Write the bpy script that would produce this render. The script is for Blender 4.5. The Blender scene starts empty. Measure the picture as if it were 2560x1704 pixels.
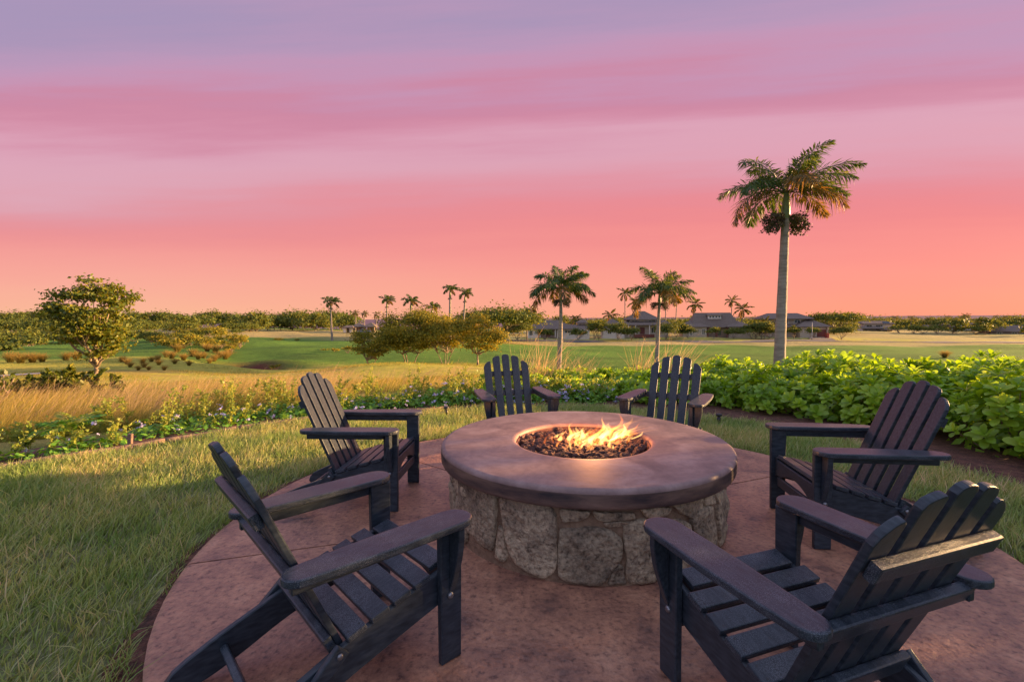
import bpy, bmesh, math, random
import numpy as np
from mathutils import Vector, Matrix, Euler
PI = math.pi
R = math.radians
random.seed(11)
rng = np.random.default_rng(11)
scene = bpy.context.scene
COL = scene.collection

# ------------------------------------------------------------------ camera
EYE = 1.32
FPX = 1160.0                      # focal length in pixels of a 2560 px wide picture
PITCH = math.atan(57 / FPX)
ROLL = R(0.4)
cam = bpy.data.cameras.new('camera')
cam.sensor_width = 36.0
cam.lens = FPX * 36.0 / 2560.0
cam.clip_start = 0.05
cam.clip_end = 60000
camo = bpy.data.objects.new('camera', cam)
COL.objects.link(camo)
camo.matrix_world = (Matrix.Translation((0, 0, EYE)) @ Matrix.Rotation(PI / 2 - PITCH, 4, 'X') @ Matrix.Rotation(-ROLL, 4, 'Z'))
scene.camera = camo

# ------------------------------------------------------------------ world, sun, exposure
SUN_AZ, SUN_EL = 74.0, 7.6        # degrees to the right of the view, degrees above the horizon
world = bpy.data.worlds.new("World")
scene.world = world
world.use_nodes = True
wt = world.node_tree
wt.nodes.clear()


def W(kind, **kw):
    n = wt.nodes.new(kind)
    for k, v in kw.items():
        setattr(n, k, v)
    return n


def wmath(op, a, b=None, c=None, clamp=False):
    n = W('ShaderNodeMath', operation=op)
    n.use_clamp = clamp
    for i, v in enumerate((a, b, c)):
        if v is None:
            continue
        if isinstance(v, (int, float)):
            n.inputs[i].default_value = v
        else:
            wt.links.new(v, n.inputs[i])
    return n.outputs[0]


def s2l(c):
    return tuple(((v / 255) / 12.92 if v / 255 <= .04045 else ((v / 255 + .055) / 1.055) ** 2.4) for v in c)


def ramp_set(node, stops, lin=True):
    el = node.color_ramp.elements
    while len(el) > 1:
        el.remove(el[-1])
    el[0].position = stops[0][0]
    el[0].color = (*stops[0][1], 1)
    for p, c in stops[1:]:
        e = el.new(p)
        e.color = (*c, 1)


tc = W('ShaderNodeTexCoord')
sep = W('ShaderNodeSeparateXYZ')
wt.links.new(tc.outputs['Generated'], sep.inputs[0])
dx, dy, dz = sep.outputs
# long parallel cloud bands: a cloud deck whose streaks run across the view, a few degrees askew
ca, sa = math.cos(R(6)), math.sin(R(6))
u = wmath('ADD', wmath('MULTIPLY', dy, ca), wmath('MULTIPLY', dx, sa))
v = wmath('SUBTRACT', wmath('MULTIPLY', dx, ca), wmath('MULTIPLY', dy, sa))
den = wmath('SQRT', wmath('ADD', wmath('MULTIPLY', u, u), 0.10))
zc = wmath('MAXIMUM', dz, 0.0)
t = wmath('DIVIDE', zc, den)
el_ = wmath('ARCSINE', dz)
comb = W('ShaderNodeCombineXYZ')
wt.links.new(wmath('MULTIPLY', wmath('DIVIDE', v, den), 0.55), comb.inputs[0])
wt.links.new(wmath('MULTIPLY', t, 7.5), comb.inputs[1])
wt.links.new(wmath('MULTIPLY', u, 0.6), comb.inputs[2])
nz = W('ShaderNodeTexNoise')
nz.inputs['Scale'].default_value = 1.5
nz.inputs['Detail'].default_value = 6
nz.inputs['Roughness'].default_value = 0.45
wt.links.new(comb.outputs[0], nz.inputs['Vector'])
nv = wmath('SUBTRACT', nz.outputs[0], 0.5)
nz2 = W('ShaderNodeTexNoise')
nz2.inputs['Scale'].default_value = 5.5
nz2.inputs['Detail'].default_value = 7
nz2.inputs['Roughness'].default_value = 0.6
wt.links.new(comb.outputs[0], nz2.inputs['Vector'])
nv = wmath('ADD', nv, wmath('MULTIPLY', wmath('SUBTRACT', nz2.outputs[0], 0.5), 0.36))
t2 = wmath('ADD', t, wmath('MULTIPLY', nv, wmath('MULTIPLY_ADD', wmath('MINIMUM', t, 0.6), 0.45, 0.03)))
rp = W('ShaderNodeValToRGB')
rp.color_ramp.interpolation = 'B_SPLINE'
SKY = [(0.00, (254, 182, 156)), (0.045, (252, 172, 158)), (0.10, (250, 162, 156)), (0.155, (246, 152, 152)), (0.205, (234, 136, 146)),
       (0.265, (224, 154, 172)), (0.325, (223, 170, 190)), (0.375, (216, 148, 172)), (0.425, (205, 130, 156)), (0.475, (202, 148, 180)),
       (0.55, (187, 152, 186)), (0.65, (167, 147, 182)), (0.80, (162, 150, 190)), (1.0, (170, 166, 210)), (1.5, (196, 204, 240)), (2.0, (210, 222, 250))]
ramp_set(rp, [(p / 2, s2l(c)) for p, c in SKY])
wt.links.new(wmath('MULTIPLY', t2, .5), rp.inputs[0])
# towards the sun the low sky turns redder, away from it more orange
side = wmath('MULTIPLY_ADD', dx, 0.75, 0.5, clamp=True)
low = wmath('SUBTRACT', 1.0, wmath('MULTIPLY', t, 2.6), clamp=True)
tint = W('ShaderNodeMix', data_type='RGBA', blend_type='MIX')
tint.inputs['A'].default_value = (0.97, 1.07, 0.93, 1)
tint.inputs['B'].default_value = (1.02, 0.70, 0.64, 1)
wt.links.new(side, tint.inputs['Factor'])
mul = W('ShaderNodeMix', data_type='RGBA', blend_type='MULTIPLY')
wt.links.new(low, mul.inputs['Factor'])
wt.links.new(rp.outputs[0], mul.inputs['A'])
wt.links.new(tint.outputs['Result'], mul.inputs['B'])
SKY_GAIN = 0.283
# the afterglow fades into blue dusk on the far side of the sky
back = W('ShaderNodeMix', data_type='RGBA', blend_type='MIX')
back.inputs['B'].default_value = (*s2l((194, 206, 240)), 1)
wt.links.new(wmath('MULTIPLY_ADD', dy, -1.1, 0.12, clamp=True), back.inputs['Factor'])
wt.links.new(mul.outputs['Result'], back.inputs['A'])
bg1 = W('ShaderNodeBackground')
bg1.inputs['Strength'].default_value = SKY_GAIN
wt.links.new(back.outputs['Result'], bg1.inputs['Color'])
nish = W('ShaderNodeTexSky', sky_type='NISHITA')
nish.sun_disc = False
nish.sun_elevation = R(SUN_EL)
nish.sun_rotation = R(SUN_AZ)
bg2 = W('ShaderNodeBackground')
bg2.inputs['Strength'].default_value = 0.002
wt.links.new(nish.outputs[0], bg2.inputs['Color'])
addsh = W('ShaderNodeAddShader')
wt.links.new(bg1.outputs[0], addsh.inputs[0])
wt.links.new(bg2.outputs[0], addsh.inputs[1])
wo = W('ShaderNodeOutputWorld')
wt.links.new(addsh.outputs[0], wo.inputs['Surface'])

sun = bpy.data.lights.new('sun', 'SUN')
sun.energy = 5.0
sun.angle = R(0.9)
sun.color = (1.0, 0.60, 0.26)
suno = bpy.data.objects.new('sun', sun)
COL.objects.link(suno)
sd = Vector((math.sin(R(SUN_AZ)) * math.cos(R(SUN_EL)), math.cos(R(SUN_AZ)) * math.cos(R(SUN_EL)), math.sin(R(SUN_EL))))
suno.rotation_euler = sd.to_track_quat('Z', 'Y').to_euler()
suno.location = sd * 50
vs = scene.view_settings
vs.view_transform = 'Standard'
vs.look = 'None'
vs.gamma = 1
vs.exposure = 1.8
vs.use_curve_mapping = False

# ------------------------------------------------------------------ design-time survey: bearings of the camera
_cp, _sp = math.cos(PITCH), math.sin(PITCH)
_f = np.array([0, _cp, -_sp])
_u0 = np.array([0, _sp, _cp])
_r0 = np.array([1.0, 0, 0])
_r = _r0 * math.cos(ROLL) - _u0 * math.sin(ROLL)
_u = _u0 * math.cos(ROLL) + _r0 * math.sin(ROLL)


def ray(px, py):
    return _f * FPX + _r * (px - 1280) - _u * (py - 852)


def at(px, py, d):
    """the place seen at a bearing, d metres ahead"""
    q = ray(px, py)
    return Vector(q * (d / q[1]) + np.array([0, 0, EYE]))


def onz(px, py, z):
    q = ray(px, py)
    return Vector(q * ((z - EYE) / q[2]) + np.array([0, 0, EYE]))


# ------------------------------------------------------------------ helpers
def tag(o, label=None, cat=None, group=None, kind=None):
    if label: o['label'] = label
    if cat: o['category'] = cat
    if group: o['group'] = group
    if kind: o['kind'] = kind
    return o


def link(o, parent=None):
    COL.objects.link(o)
    if parent is not None:
        o.parent = parent
    return o


def empty(name, loc=(0, 0, 0), rz=0.0):
    o = bpy.data.objects.new(name, None)
    o.empty_display_size = 0.2
    o.location = loc
    o.rotation_euler = (0, 0, rz)
    return link(o)


def np_mesh(name, V, F, smooth=False):
    """V (n,3), F (m,k) -> mesh, quickly"""
    V = np.ascontiguousarray(V, dtype=np.float32)
    F = np.ascontiguousarray(F, dtype=np.int32)
    m, k = F.shape
    me = bpy.data.meshes.new(name)
    me.vertices.add(len(V))
    me.vertices.foreach_set('co', V.ravel())
    me.loops.add(m * k)
    me.loops.foreach_set('vertex_index', F.ravel())
    me.polygons.add(m)
    me.polygons.foreach_set('loop_start', np.arange(m, dtype=np.int32) * k)
    me.polygons.foreach_set('loop_total', np.full(m, k, dtype=np.int32))
    if smooth:
        me.polygons.foreach_set('use_smooth', np.ones(m, dtype=bool))
    me.update(calc_edges=True)
    return me


def obj(name, me, mat=None, parent=None, loc=None):
    if mat is not None:
        if not me.materials:
            me.materials.append(mat)
    o = bpy.data.objects.new(name, me)
    if loc is not None:
        o.location = loc
    return link(o, parent)


def bm_obj(name, bm, mat=None, parent=None, smooth=False, loc=None):
    me = bpy.data.meshes.new(name)
    bm.normal_update()
    bm.to_mesh(me)
    bm.free()
    if smooth:
        for p in me.polygons:
            p.use_smooth = True
    return obj(name, me, mat, parent, loc)


def bm_box(bm, c, s, rot=None, bev=0.0, seg=1):
    r = bmesh.ops.create_cube(bm, size=1.0)
    vs_ = r['verts']
    bmesh.ops.scale(bm, vec=s, verts=vs_)
    if bev > 0:
        es = list({e for v_ in vs_ for e in v_.link_edges})
        r2 = bmesh.ops.bevel(bm, geom=es, offset=bev, segments=seg, affect='EDGES', profile=0.5)
        vs_ = list({v_ for f in r2['faces'] for v_ in f.verts} | {v_ for v_ in vs_ if v_.is_valid})
    M = Matrix.Translation(c)
    if rot is not None:
        M = M @ rot
    bmesh.ops.transform(bm, matrix=M, verts=vs_)
    return vs_


def box_obj(name, c, s, mat, parent=None, rot=None, bev=0.0, seg=1):
    bm = bmesh.new()
    bm_box(bm, c, s, rot, bev, seg)
    return bm_obj(name, bm, mat, parent)


def prism(bm, pts, axis_o, ax, ay, an, th, bev=0.0, seg=2):
    """outline pts (2D) extruded th along an, centred"""
    ax, ay, an, axis_o = Vector(ax), Vector(ay), Vector(an), Vector(axis_o)
    a = [bm.verts.new(axis_o + ax * p[0] + ay * p[1] - an * th / 2) for p in pts]
    b = [bm.verts.new(axis_o + ax * p[0] + ay * p[1] + an * th / 2) for p in pts]
    n = len(pts)
    fs = [bm.faces.new(list(reversed(a))), bm.faces.new(b)]
    rim = []
    for i in range(n):
        bm.faces.new((a[i], a[(i + 1) % n], b[(i + 1) % n], b[i]))
    bmesh.ops.recalc_face_normals(bm, faces=list({f for v_ in a + b for f in v_.link_faces}))
    if bev > 0:
        es = [e for f in fs for e in f.edges]
        bmesh.ops.bevel(bm, geom=es, offset=bev, segments=seg, affect='EDGES', profile=0.6)


def tube_np(path, radii, sides=6):
    """swept tube: returns V, F(quads)"""
    P = [Vector(p) for p in path]
    n = len(P)
    V = []
    ref = Vector((0.13, 0.21, 1)).normalized()
    for i in range(n):
        d = (P[min(i + 1, n - 1)] - P[max(i - 1, 0)])
        d = d.normalized() if d.length > 1e-9 else Vector((0, 0, 1))
        a = d.cross(ref)
        if a.length < 0.05:
            a = d.cross(Vector((1, 0, 0)))
        a.normalize()
        b = d.cross(a)
        for k in range(sides):
            w = 2 * PI * k / sides
            V.append(P[i] + (a * math.cos(w) + b * math.sin(w)) * radii[i])
    F = []
    for i in range(n - 1):
        for k in range(sides):
            k2 = (k + 1) % sides
            F.append((i * sides + k, i * sides + k2, (i + 1) * sides + k2, (i + 1) * sides + k))
    F.append(tuple([(n - 1) * sides + k for k in (0, 1, sides // 2, sides - 1)]))
    return np.array([tuple(v_) for v_ in V]), np.array(F)


class Acc:
    """gathers vertex/quad arrays into one mesh"""
    def __init__(self):
        self.V, self.F, self.n = [], [], 0

    def add(self, V, F):
        V = np.asarray(V, dtype=float).reshape(-1, 3)
        F = np.asarray(F)
        self.V.append(V)
        self.F.append(F + self.n)
        self.n += len(V)

    def mesh(self, name, smooth=False):
        return np_mesh(name, np.concatenate(self.V), np.concatenate(self.F), smooth)


def copy_tree(o, parent=None):
    c = o.copy()
    link(c, parent)
    for ch in o.children:
        copy_tree(ch, c)
    return c


# ------------------------------------------------------------------ materials
def new_mat(name):
    m = bpy.data.materials.new(name)
    m.use_nodes = True
    nt = m.node_tree
    return m, nt, nt.nodes['Principled BSDF'], nt.nodes['Material Output']


def pmat(name, stops, scale=3.0, detail=5, rough=(0.5, 0.6), bump=0.0, bscale=None, bdist=0.01, stretch=None, metal=0.0,
         spec=0.5, rnd=True, distort=0.0, two=None, coat=0.0, objval=None):
    """principled material whose colour, roughness and relief come from object-space noise"""
    m, nt, bs, out = new_mat(name)
    L = nt.links.new
    tc = nt.nodes.new('ShaderNodeTexCoord')
    vec = tc.outputs['Object']
    if rnd:
        oi = nt.nodes.new('ShaderNodeObjectInfo')
        ad = nt.nodes.new('ShaderNodeVectorMath')
        ad.operation = 'MULTIPLY_ADD'
        ad.inputs[1].default_value = (1, 1, 1)
        sc = nt.nodes.new('ShaderNodeVectorMath')
        sc.operation = 'SCALE'
        sc.inputs[0].default_value = (13.1, 7.7, 9.3)
        L(oi.outputs['Random'], sc.inputs['Scale'])
        L(vec, ad.inputs[0])
        L(sc.outputs[0], ad.inputs[2])
        vec = ad.outputs[0]
    if stretch:
        mp = nt.nodes.new('ShaderNodeMapping')
        mp.inputs['Scale'].default_value = stretch
        L(vec, mp.inputs['Vector'])
        vec = mp.outputs[0]
    n = nt.nodes.new('ShaderNodeTexNoise')
    n.inputs['Scale'].default_value = scale
    n.inputs['Detail'].default_value = detail
    n.inputs['Roughness'].default_value = 0.6
    n.inputs['Distortion'].default_value = distort
    L(vec, n.inputs['Vector'])
    rp = nt.nodes.new('ShaderNodeValToRGB')
    ramp_set(rp, stops)
    L(n.outputs[0], rp.inputs[0])
    colr = rp.outputs[0]
    if two:                                  # second, finer or coarser layer multiplied in
        n2 = nt.nodes.new('ShaderNodeTexNoise')
        n2.inputs['Scale'].default_value = two[0]
        n2.inputs['Detail'].default_value = 6
        n2.inputs['Roughness'].default_value = 0.65
        L(vec, n2.inputs['Vector'])
        r2 = nt.nodes.new('ShaderNodeValToRGB')
        ramp_set(r2, two[1])
        L(n2.outputs[0], r2.inputs[0])
        mx = nt.nodes.new('ShaderNodeMix')
        mx.data_type = 'RGBA'
        mx.blend_type = 'MULTIPLY'
        mx.inputs['Factor'].default_value = 1.0
        L(colr, mx.inputs['A'])
        L(r2.outputs[0], mx.inputs['B'])
        colr = mx.outputs['Result']
    if objval:                               # alike pieces differ a little in tone
        mo = nt.nodes.new('ShaderNodeMapRange')
        mo.inputs['To Min'].default_value, mo.inputs['To Max'].default_value = objval
        L(oi.outputs['Random'], mo.inputs['Value'])
        vm = nt.nodes.new('ShaderNodeVectorMath')
        vm.operation = 'SCALE'
        L(colr, vm.inputs[0])
        L(mo.outputs[0], vm.inputs['Scale'])
        colr = vm.outputs[0]
    L(colr, bs.inputs['Base Color'])
    mr = nt.nodes.new('ShaderNodeMapRange')
    mr.inputs['To Min'].default_value = rough[0]
    mr.inputs['To Max'].default_value = rough[1]
    L(n.outputs[0], mr.inputs['Value'])
    L(mr.outputs[0], bs.inputs['Roughness'])
    bs.inputs['Metallic'].default_value = metal
    bs.inputs['Specular IOR Level'].default_value = spec
    bs.inputs['Coat Weight'].default_value = coat
    if bump > 0:
        nb = nt.nodes.new('ShaderNodeTexNoise')
        nb.inputs['Scale'].default_value = bscale or scale * 6
        nb.inputs['Detail'].default_value = 6
        L(vec, nb.inputs['Vector'])
        b = nt.nodes.new('ShaderNodeBump')
        b.inputs['Strength'].default_value = bump
        b.inputs['Distance'].default_value = bdist
        L(nb.outputs[0], b.inputs['Height'])
        L(b.outputs[0], bs.inputs['Normal'])
    return m


def leafmat(name, stops, transl=0.35, rough=0.45, spec=0.4, tmul=(1.5, 1.45, 0.7), objvar=0.25, attr=None, patch=None):
    """leaf: colour varies leaf by leaf; light passes through it"""
    m, nt, bs, out = new_mat(name)
    L = nt.links.new
    g = nt.nodes.new('ShaderNodeNewGeometry')
    val = g.outputs['Random Per Island']
    oi = nt.nodes.new('ShaderNodeObjectInfo')
    a = nt.nodes.new('ShaderNodeMath')
    a.operation = 'MULTIPLY_ADD'
    L(oi.outputs['Random'], a.inputs[0])
    a.inputs[1].default_value = objvar
    L(val, a.inputs[2])
    s = nt.nodes.new('ShaderNodeMath')
    s.operation = 'MULTIPLY'
    L(a.outputs[0], s.inputs[0])
    s.inputs[1].default_value = 1 / (1 + objvar)
    rp = nt.nodes.new('ShaderNodeValToRGB')
    ramp_set(rp, stops)
    L(s.outputs[0], rp.inputs[0])
    colr = rp.outputs[0]
    if attr:                                  # blade colour from root to tip
        at_ = nt.nodes.new('ShaderNodeAttribute')
        at_.attribute_name = 'tip'
        r2 = nt.nodes.new('ShaderNodeValToRGB')
        ramp_set(r2, attr)
        L(at_.outputs['Fac'], r2.inputs[0])
        mx = nt.nodes.new('ShaderNodeMix')
        mx.data_type = 'RGBA'
        mx.blend_type = 'MULTIPLY'
        mx.inputs['Factor'].default_value = 1.0
        L(colr, mx.inputs['A'])
        L(r2.outputs[0], mx.inputs['B'])
        colr = mx.outputs['Result']
    if patch:                                 # drier and greener patches of turf
        tcn_ = nt.nodes.new('ShaderNodeTexCoord')
        pn = nt.nodes.new('ShaderNodeTexNoise')
        pn.inputs['Scale'].default_value = patch[0]
        pn.inputs['Detail'].default_value = 5
        L(tcn_.outputs['Object'], pn.inputs['Vector'])
        r3 = nt.nodes.new('ShaderNodeValToRGB')
        ramp_set(r3, patch[1])
        L(pn.outputs[0], r3.inputs[0])
        mx3 = nt.nodes.new('ShaderNodeMix')
        mx3.data_type = 'RGBA'
        mx3.blend_type = 'MULTIPLY'
        mx3.inputs['Factor'].default_value = 1.0
        L(colr, mx3.inputs['A'])
        L(r3.outputs[0], mx3.inputs['B'])
        colr = mx3.outputs['Result']
    L(colr, bs.inputs['Base Color'])
    bs.inputs['Roughness'].default_value = rough
    bs.inputs['Specular IOR Level'].default_value = spec
    tr = nt.nodes.new('ShaderNodeBsdfTranslucent')
    tm = nt.nodes.new('ShaderNodeMix')
    tm.data_type = 'RGBA'
    tm.blend_type = 'MULTIPLY'
    tm.inputs['Factor'].default_value = 1.0
    tm.inputs['B'].default_value = (*tmul, 1)
    L(colr, tm.inputs['A'])
    L(tm.outputs['Result'], tr.inputs['Color'])
    ms = nt.nodes.new('ShaderNodeMixShader')
    ms.inputs[0].default_value = transl
    L(bs.outputs[0], ms.inputs[1])
    L(tr.outputs[0], ms.inputs[2])
    L(ms.outputs[0], out.inputs['Surface'])
    return m


M = {}
M['patio'] = pmat('stained stamped concrete', [(0.28, (.085, .052, .050)), (0.42, (.26, .122, .085)), (0.56, (.39, .185, .118)), (0.75, (.50, .265, .175))],
                  scale=4.2, detail=9, rough=(.36, .58), bump=.8, bscale=42, bdist=.008, rnd=False, distort=.4,
                  two=(34, [(0.34, (.40, .38, .42)), (0.44, (.84, .82, .82)), (0.60, (1.12, 1.10, 1.06))]))
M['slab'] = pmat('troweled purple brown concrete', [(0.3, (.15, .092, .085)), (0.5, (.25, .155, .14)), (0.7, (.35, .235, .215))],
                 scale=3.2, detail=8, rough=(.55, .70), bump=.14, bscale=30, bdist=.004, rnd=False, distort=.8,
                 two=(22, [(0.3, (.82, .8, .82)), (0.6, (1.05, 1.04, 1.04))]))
M['slab_edge'] = pmat('stained and shade darkened concrete rim', [(0.34, (.035, .026, .032)), (0.5, (.11, .065, .056)), (0.7, (.22, .13, .10))], scale=4, stretch=(1, 1, 5), detail=8, rough=(.42, .6), bump=.2, bscale=30, bdist=.004, rnd=False)  # rim stain, with shade on the slab's side also put into the colour
M['stone'] = pmat('rough lava stone', [(0.28, (.14, .105, .076)), (0.45, (.32, .238, .165)), (0.6, (.46, .355, .245)), (0.75, (.60, .48, .34))],
                  scale=6, detail=10, rough=(.75, .95), bump=1.0, bscale=30, bdist=.03, objval=(.72, 1.25),
                  two=(48, [(0.32, (.35, .32, .3)), (0.45, (.9, .88, .86)), (0.7, (1.35, 1.3, 1.25))]))
M['mortar'] = pmat('tan mortar', [(0.3, (.13, .075, .048)), (0.6, (.30, .185, .115))], scale=9, detail=9, rough=(.85, .95), bump=1.0, bscale=40, bdist=.015, rnd=False)
M['rim'] = pmat('rusty steel bowl', [(0.3, (.08, .03, .02)), (0.7, (.18, .075, .045))], scale=12, rough=(.5, .7), bump=.2, rnd=False)
M['lava'] = pmat('lava rock', [(0.3, (.03, .018, .017)), (0.5, (.11, .05, .042)), (0.7, (.22, .10, .08))], scale=14, detail=8, rough=(.7, .9), bump=1, bscale=70, bdist=.01)
M['char'] = pmat('charred lava bed', [(0.3, (.012, .01, .01)), (0.7, (.05, .03, .028))], scale=16, rough=(.8, .95), bump=1, bscale=60, rnd=False)
M['steel'] = pmat('dull bolt metal', [(0.3, (.18, .17, .19)), (0.7, (.30, .29, .31))], scale=40, rough=(.3, .45), metal=.8)
M['soil'] = pmat('red brown bark mulch', [(0.3, (.05, .022, .016)), (0.5, (.13, .05, .035)), (0.7, (.22, .095, .065))], scale=14, detail=9, rough=(.85, .95), bump=1, bscale=60, bdist=.03, rnd=False,
                 two=(70, [(0.35, (.45, .42, .4)), (0.6, (1.2, 1.15, 1.1))]))
M['edging'] = pmat('weathered bender board', [(0.3, (.12, .07, .055)), (0.7, (.26, .17, .13))], scale=6, stretch=(3, 3, 14), rough=(.7, .85), bump=.5)
M['black'] = pmat('black path light metal', [(0.3, (.014, .013, .015)), (0.7, (.03, .028, .032))], scale=20, rough=(.35, .5))


def chair_mats():
    """black recycled-plastic lumber; the level boards carry dew"""
    res = []
    for nm, dew in (('black plastic lumber', 0.0), ('dewy black plastic lumber', 1.0)):
        m, nt, bs, out = new_mat(nm)
        L = nt.links.new
        tc = nt.nodes.new('ShaderNodeTexCoord')
        oi = nt.nodes.new('ShaderNodeObjectInfo')
        ad = nt.nodes.new('ShaderNodeVectorMath')
        sc = nt.nodes.new('ShaderNodeVectorMath')
        sc.operation = 'SCALE'
        sc.inputs[0].default_value = (3.1, 7.7, 9.3)
        L(oi.outputs['Random'], sc.inputs['Scale'])
        L(tc.outputs['Object'], ad.inputs[0])
        L(sc.outputs[0], ad.inputs[1])
        mp = nt.nodes.new('ShaderNodeMapping')
        mp.inputs['Scale'].default_value = (16, 3, 12)
        L(ad.outputs[0], mp.inputs['Vector'])
        g = nt.nodes.new('ShaderNodeTexNoise')
        g.inputs['Scale'].default_value = 6
        g.inputs['Detail'].default_value = 7
        L(mp.outputs[0], g.inputs['Vector'])
        rp = nt.nodes.new('ShaderNodeValToRGB')
        ramp_set(rp, [(0.3, (.014, .020, .029)), (0.5, (.027, .036, .050)), (0.75, (.048, .059, .075))])
        L(g.outputs[0], rp.inputs[0])
        colr = rp.outputs[0]
        rough = nt.nodes.new('ShaderNodeMapRange')
        rough.inputs['To Min'].default_value = .30
        rough.inputs['To Max'].default_value = .46
        L(g.outputs[0], rough.inputs['Value'])
        bmp = nt.nodes.new('ShaderNodeBump')
        bmp.inputs['Strength'].default_value = .2
        bmp.inputs['Distance'].default_value = .002
        L(g.outputs[0], bmp.inputs['Height'])
        nrm = bmp.outputs[0]
        if dew:
            vo = nt.nodes.new('ShaderNodeTexVoronoi')
            vo.inputs['Scale'].default_value = 330
            L(ad.outputs[0], vo.inputs['Vector'])
            pn = nt.nodes.new('ShaderNodeTexNoise')
            pn.inputs['Scale'].default_value = 9
            pn.inputs['Detail'].default_value = 4
            L(ad.outputs[0], pn.inputs['Vector'])
            th = nt.nodes.new('ShaderNodeMapRange')
            th.inputs['From Min'].default_value = .35
            th.inputs['From Max'].default_value = .7
            th.inputs['To Min'].default_value = .16
            th.inputs['To Max'].default_value = .46
            L(pn.outputs[0], th.inputs['Value'])
            lt = nt.nodes.new('ShaderNodeMath')
            lt.operation = 'LESS_THAN'
            L(vo.outputs['Distance'], lt.inputs[0])
            L(th.outputs[0], lt.inputs[1])
            mx = nt.nodes.new('ShaderNodeMix')
            mx.data_type = 'RGBA'
            mx.inputs['B'].default_value = (.15, .165, .20, 1)
            f2 = nt.nodes.new('ShaderNodeMath')
            f2.operation = 'MULTIPLY'
            f2.inputs[1].default_value = .62
            L(lt.outputs[0], f2.inputs[0])
            L(f2.outputs[0], mx.inputs['Factor'])
            L(colr, mx.inputs['A'])
            colr = mx.outputs['Result']
            b2 = nt.nodes.new('ShaderNodeBump')
            b2.inputs['Strength'].default_value = .5
            b2.inputs['Distance'].default_value = .002
            L(lt.outputs[0], b2.inputs['Height'])
            L(nrm, b2.inputs['Normal'])
            nrm = b2.outputs[0]
        L(colr, bs.inputs['Base Color'])
        L(rough.outputs[0], bs.inputs['Roughness'])
        L(nrm, bs.inputs['Normal'])
        bs.inputs['Specular IOR Level'].default_value = .38
        res.append(m)
    return res


M['chair'], M['chair_dew'] = chair_mats()
M['bark'] = pmat('grey brown bark', [(0.3, (.13, .09, .065)), (0.7, (.34, .26, .19))], scale=8, stretch=(1, 1, .4), rough=(.8, .95), bump=.8, bscale=18, bdist=.03)
M['palmtrunk'] = pmat('ringed grey palm trunk', [(0.3, (.17, .13, .105)), (0.55, (.30, .24, .20)), (0.75, (.40, .33, .28))], scale=2.2, stretch=(1, 1, 5), detail=8, rough=(.75, .9), bump=.6, bscale=9, bdist=.03)
M['shaft'] = pmat('green palm crownshaft', [(0.3, (.10, .13, .035)), (0.7, (.24, .26, .08))], scale=4, rough=(.35, .5))
M['fruit'] = pmat('brown seed cluster', [(0.3, (.05, .04, .025)), (0.7, (.16, .11, .06))], scale=10, rough=(.7, .9))
M['frond'] = leafmat('palm frond', [(0, (.035, .075, .022)), (0.6, (.085, .145, .040)), (0.9, (.15, .18, .05)), (1, (.24, .20, .06))], transl=.4, tmul=(1.6, 1.25, .5))
M['oldfrond'] = leafmat('yellowing palm frond', [(0, (.10, .085, .03)), (0.6, (.20, .14, .045)), (1, (.32, .18, .06))], transl=.4, tmul=(1.5, 1.15, .5))
M['coco'] = leafmat('coconut frond', [(0, (0.060, 0.084, 0.025)), (0.6, (0.132, 0.144, 0.040)), (1, (0.240, 0.192, 0.050))], transl=.4, tmul=(1.6, 1.2, .5), spec=.15, rough=.6)
M['tree'] = leafmat('broad tree leaf', [(0, (0.044, 0.078, 0.011)), (0.5, (0.105, 0.147, 0.018)), (0.8, (0.193, 0.202, 0.024)), (1, (0.263, 0.239, 0.030))], transl=.4, tmul=(1.7, 1.35, .4))
M['grove'] = leafmat('olive grove leaf', [(0, (0.094, 0.121, 0.022)), (0.5, (0.218, 0.227, 0.035)), (0.8, (0.374, 0.324, 0.045)), (1, (0.499, 0.389, 0.055))], transl=.4, tmul=(1.6, 1.2, .4), spec=.15, rough=.6)
M['fartree'] = leafmat('far tree leaf', [(0, (0.060, 0.095, 0.025)), (0.5, (0.120, 0.162, 0.035)), (1, (0.228, 0.230, 0.045))], transl=.35, tmul=(1.6, 1.2, .5), spec=.15, rough=.6)
M['naupaka'] = leafmat('glossy broad leaf', [(0, (0.102, 0.204, 0.020)), (0.4, (0.228, 0.396, 0.035)), (0.75, (0.384, 0.540, 0.050)), (0.93, (0.528, 0.576, 0.060)), (0.97, (0.624, 0.480, 0.060)), (1, (0.480, 0.288, 0.090))], transl=.45, rough=.32, spec=.5, tmul=(1.7, 1.45, .35), objvar=.6)
M['darkleaf'] = leafmat('deep green leaf', [(0, (0.058, 0.176, 0.021)), (0.5, (0.137, 0.332, 0.036)), (1, (0.312, 0.507, 0.051))], transl=.4, rough=.4, tmul=(1.6, 1.3, .4))
M['sprig'] = leafmat('yellow green small leaf', [(0, (0.160, 0.264, 0.040)), (0.5, (0.320, 0.384, 0.070)), (1, (0.500, 0.480, 0.120))], transl=.5, tmul=(1.4, 1.2, .5))
M['flower'] = leafmat('pale lavender petal', [(0, (0.420, 0.400, 0.735)), (0.6, (0.560, 0.520, 0.800)), (1, (0.740, 0.640, 0.800))], transl=.35, tmul=(1.1, 1.05, 1.05))
M['stem'] = pmat('tan woody stem', [(0.3, (.17, .11, .06)), (0.7, (.34, .24, .14))], scale=12, rough=(.7, .9))
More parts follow.
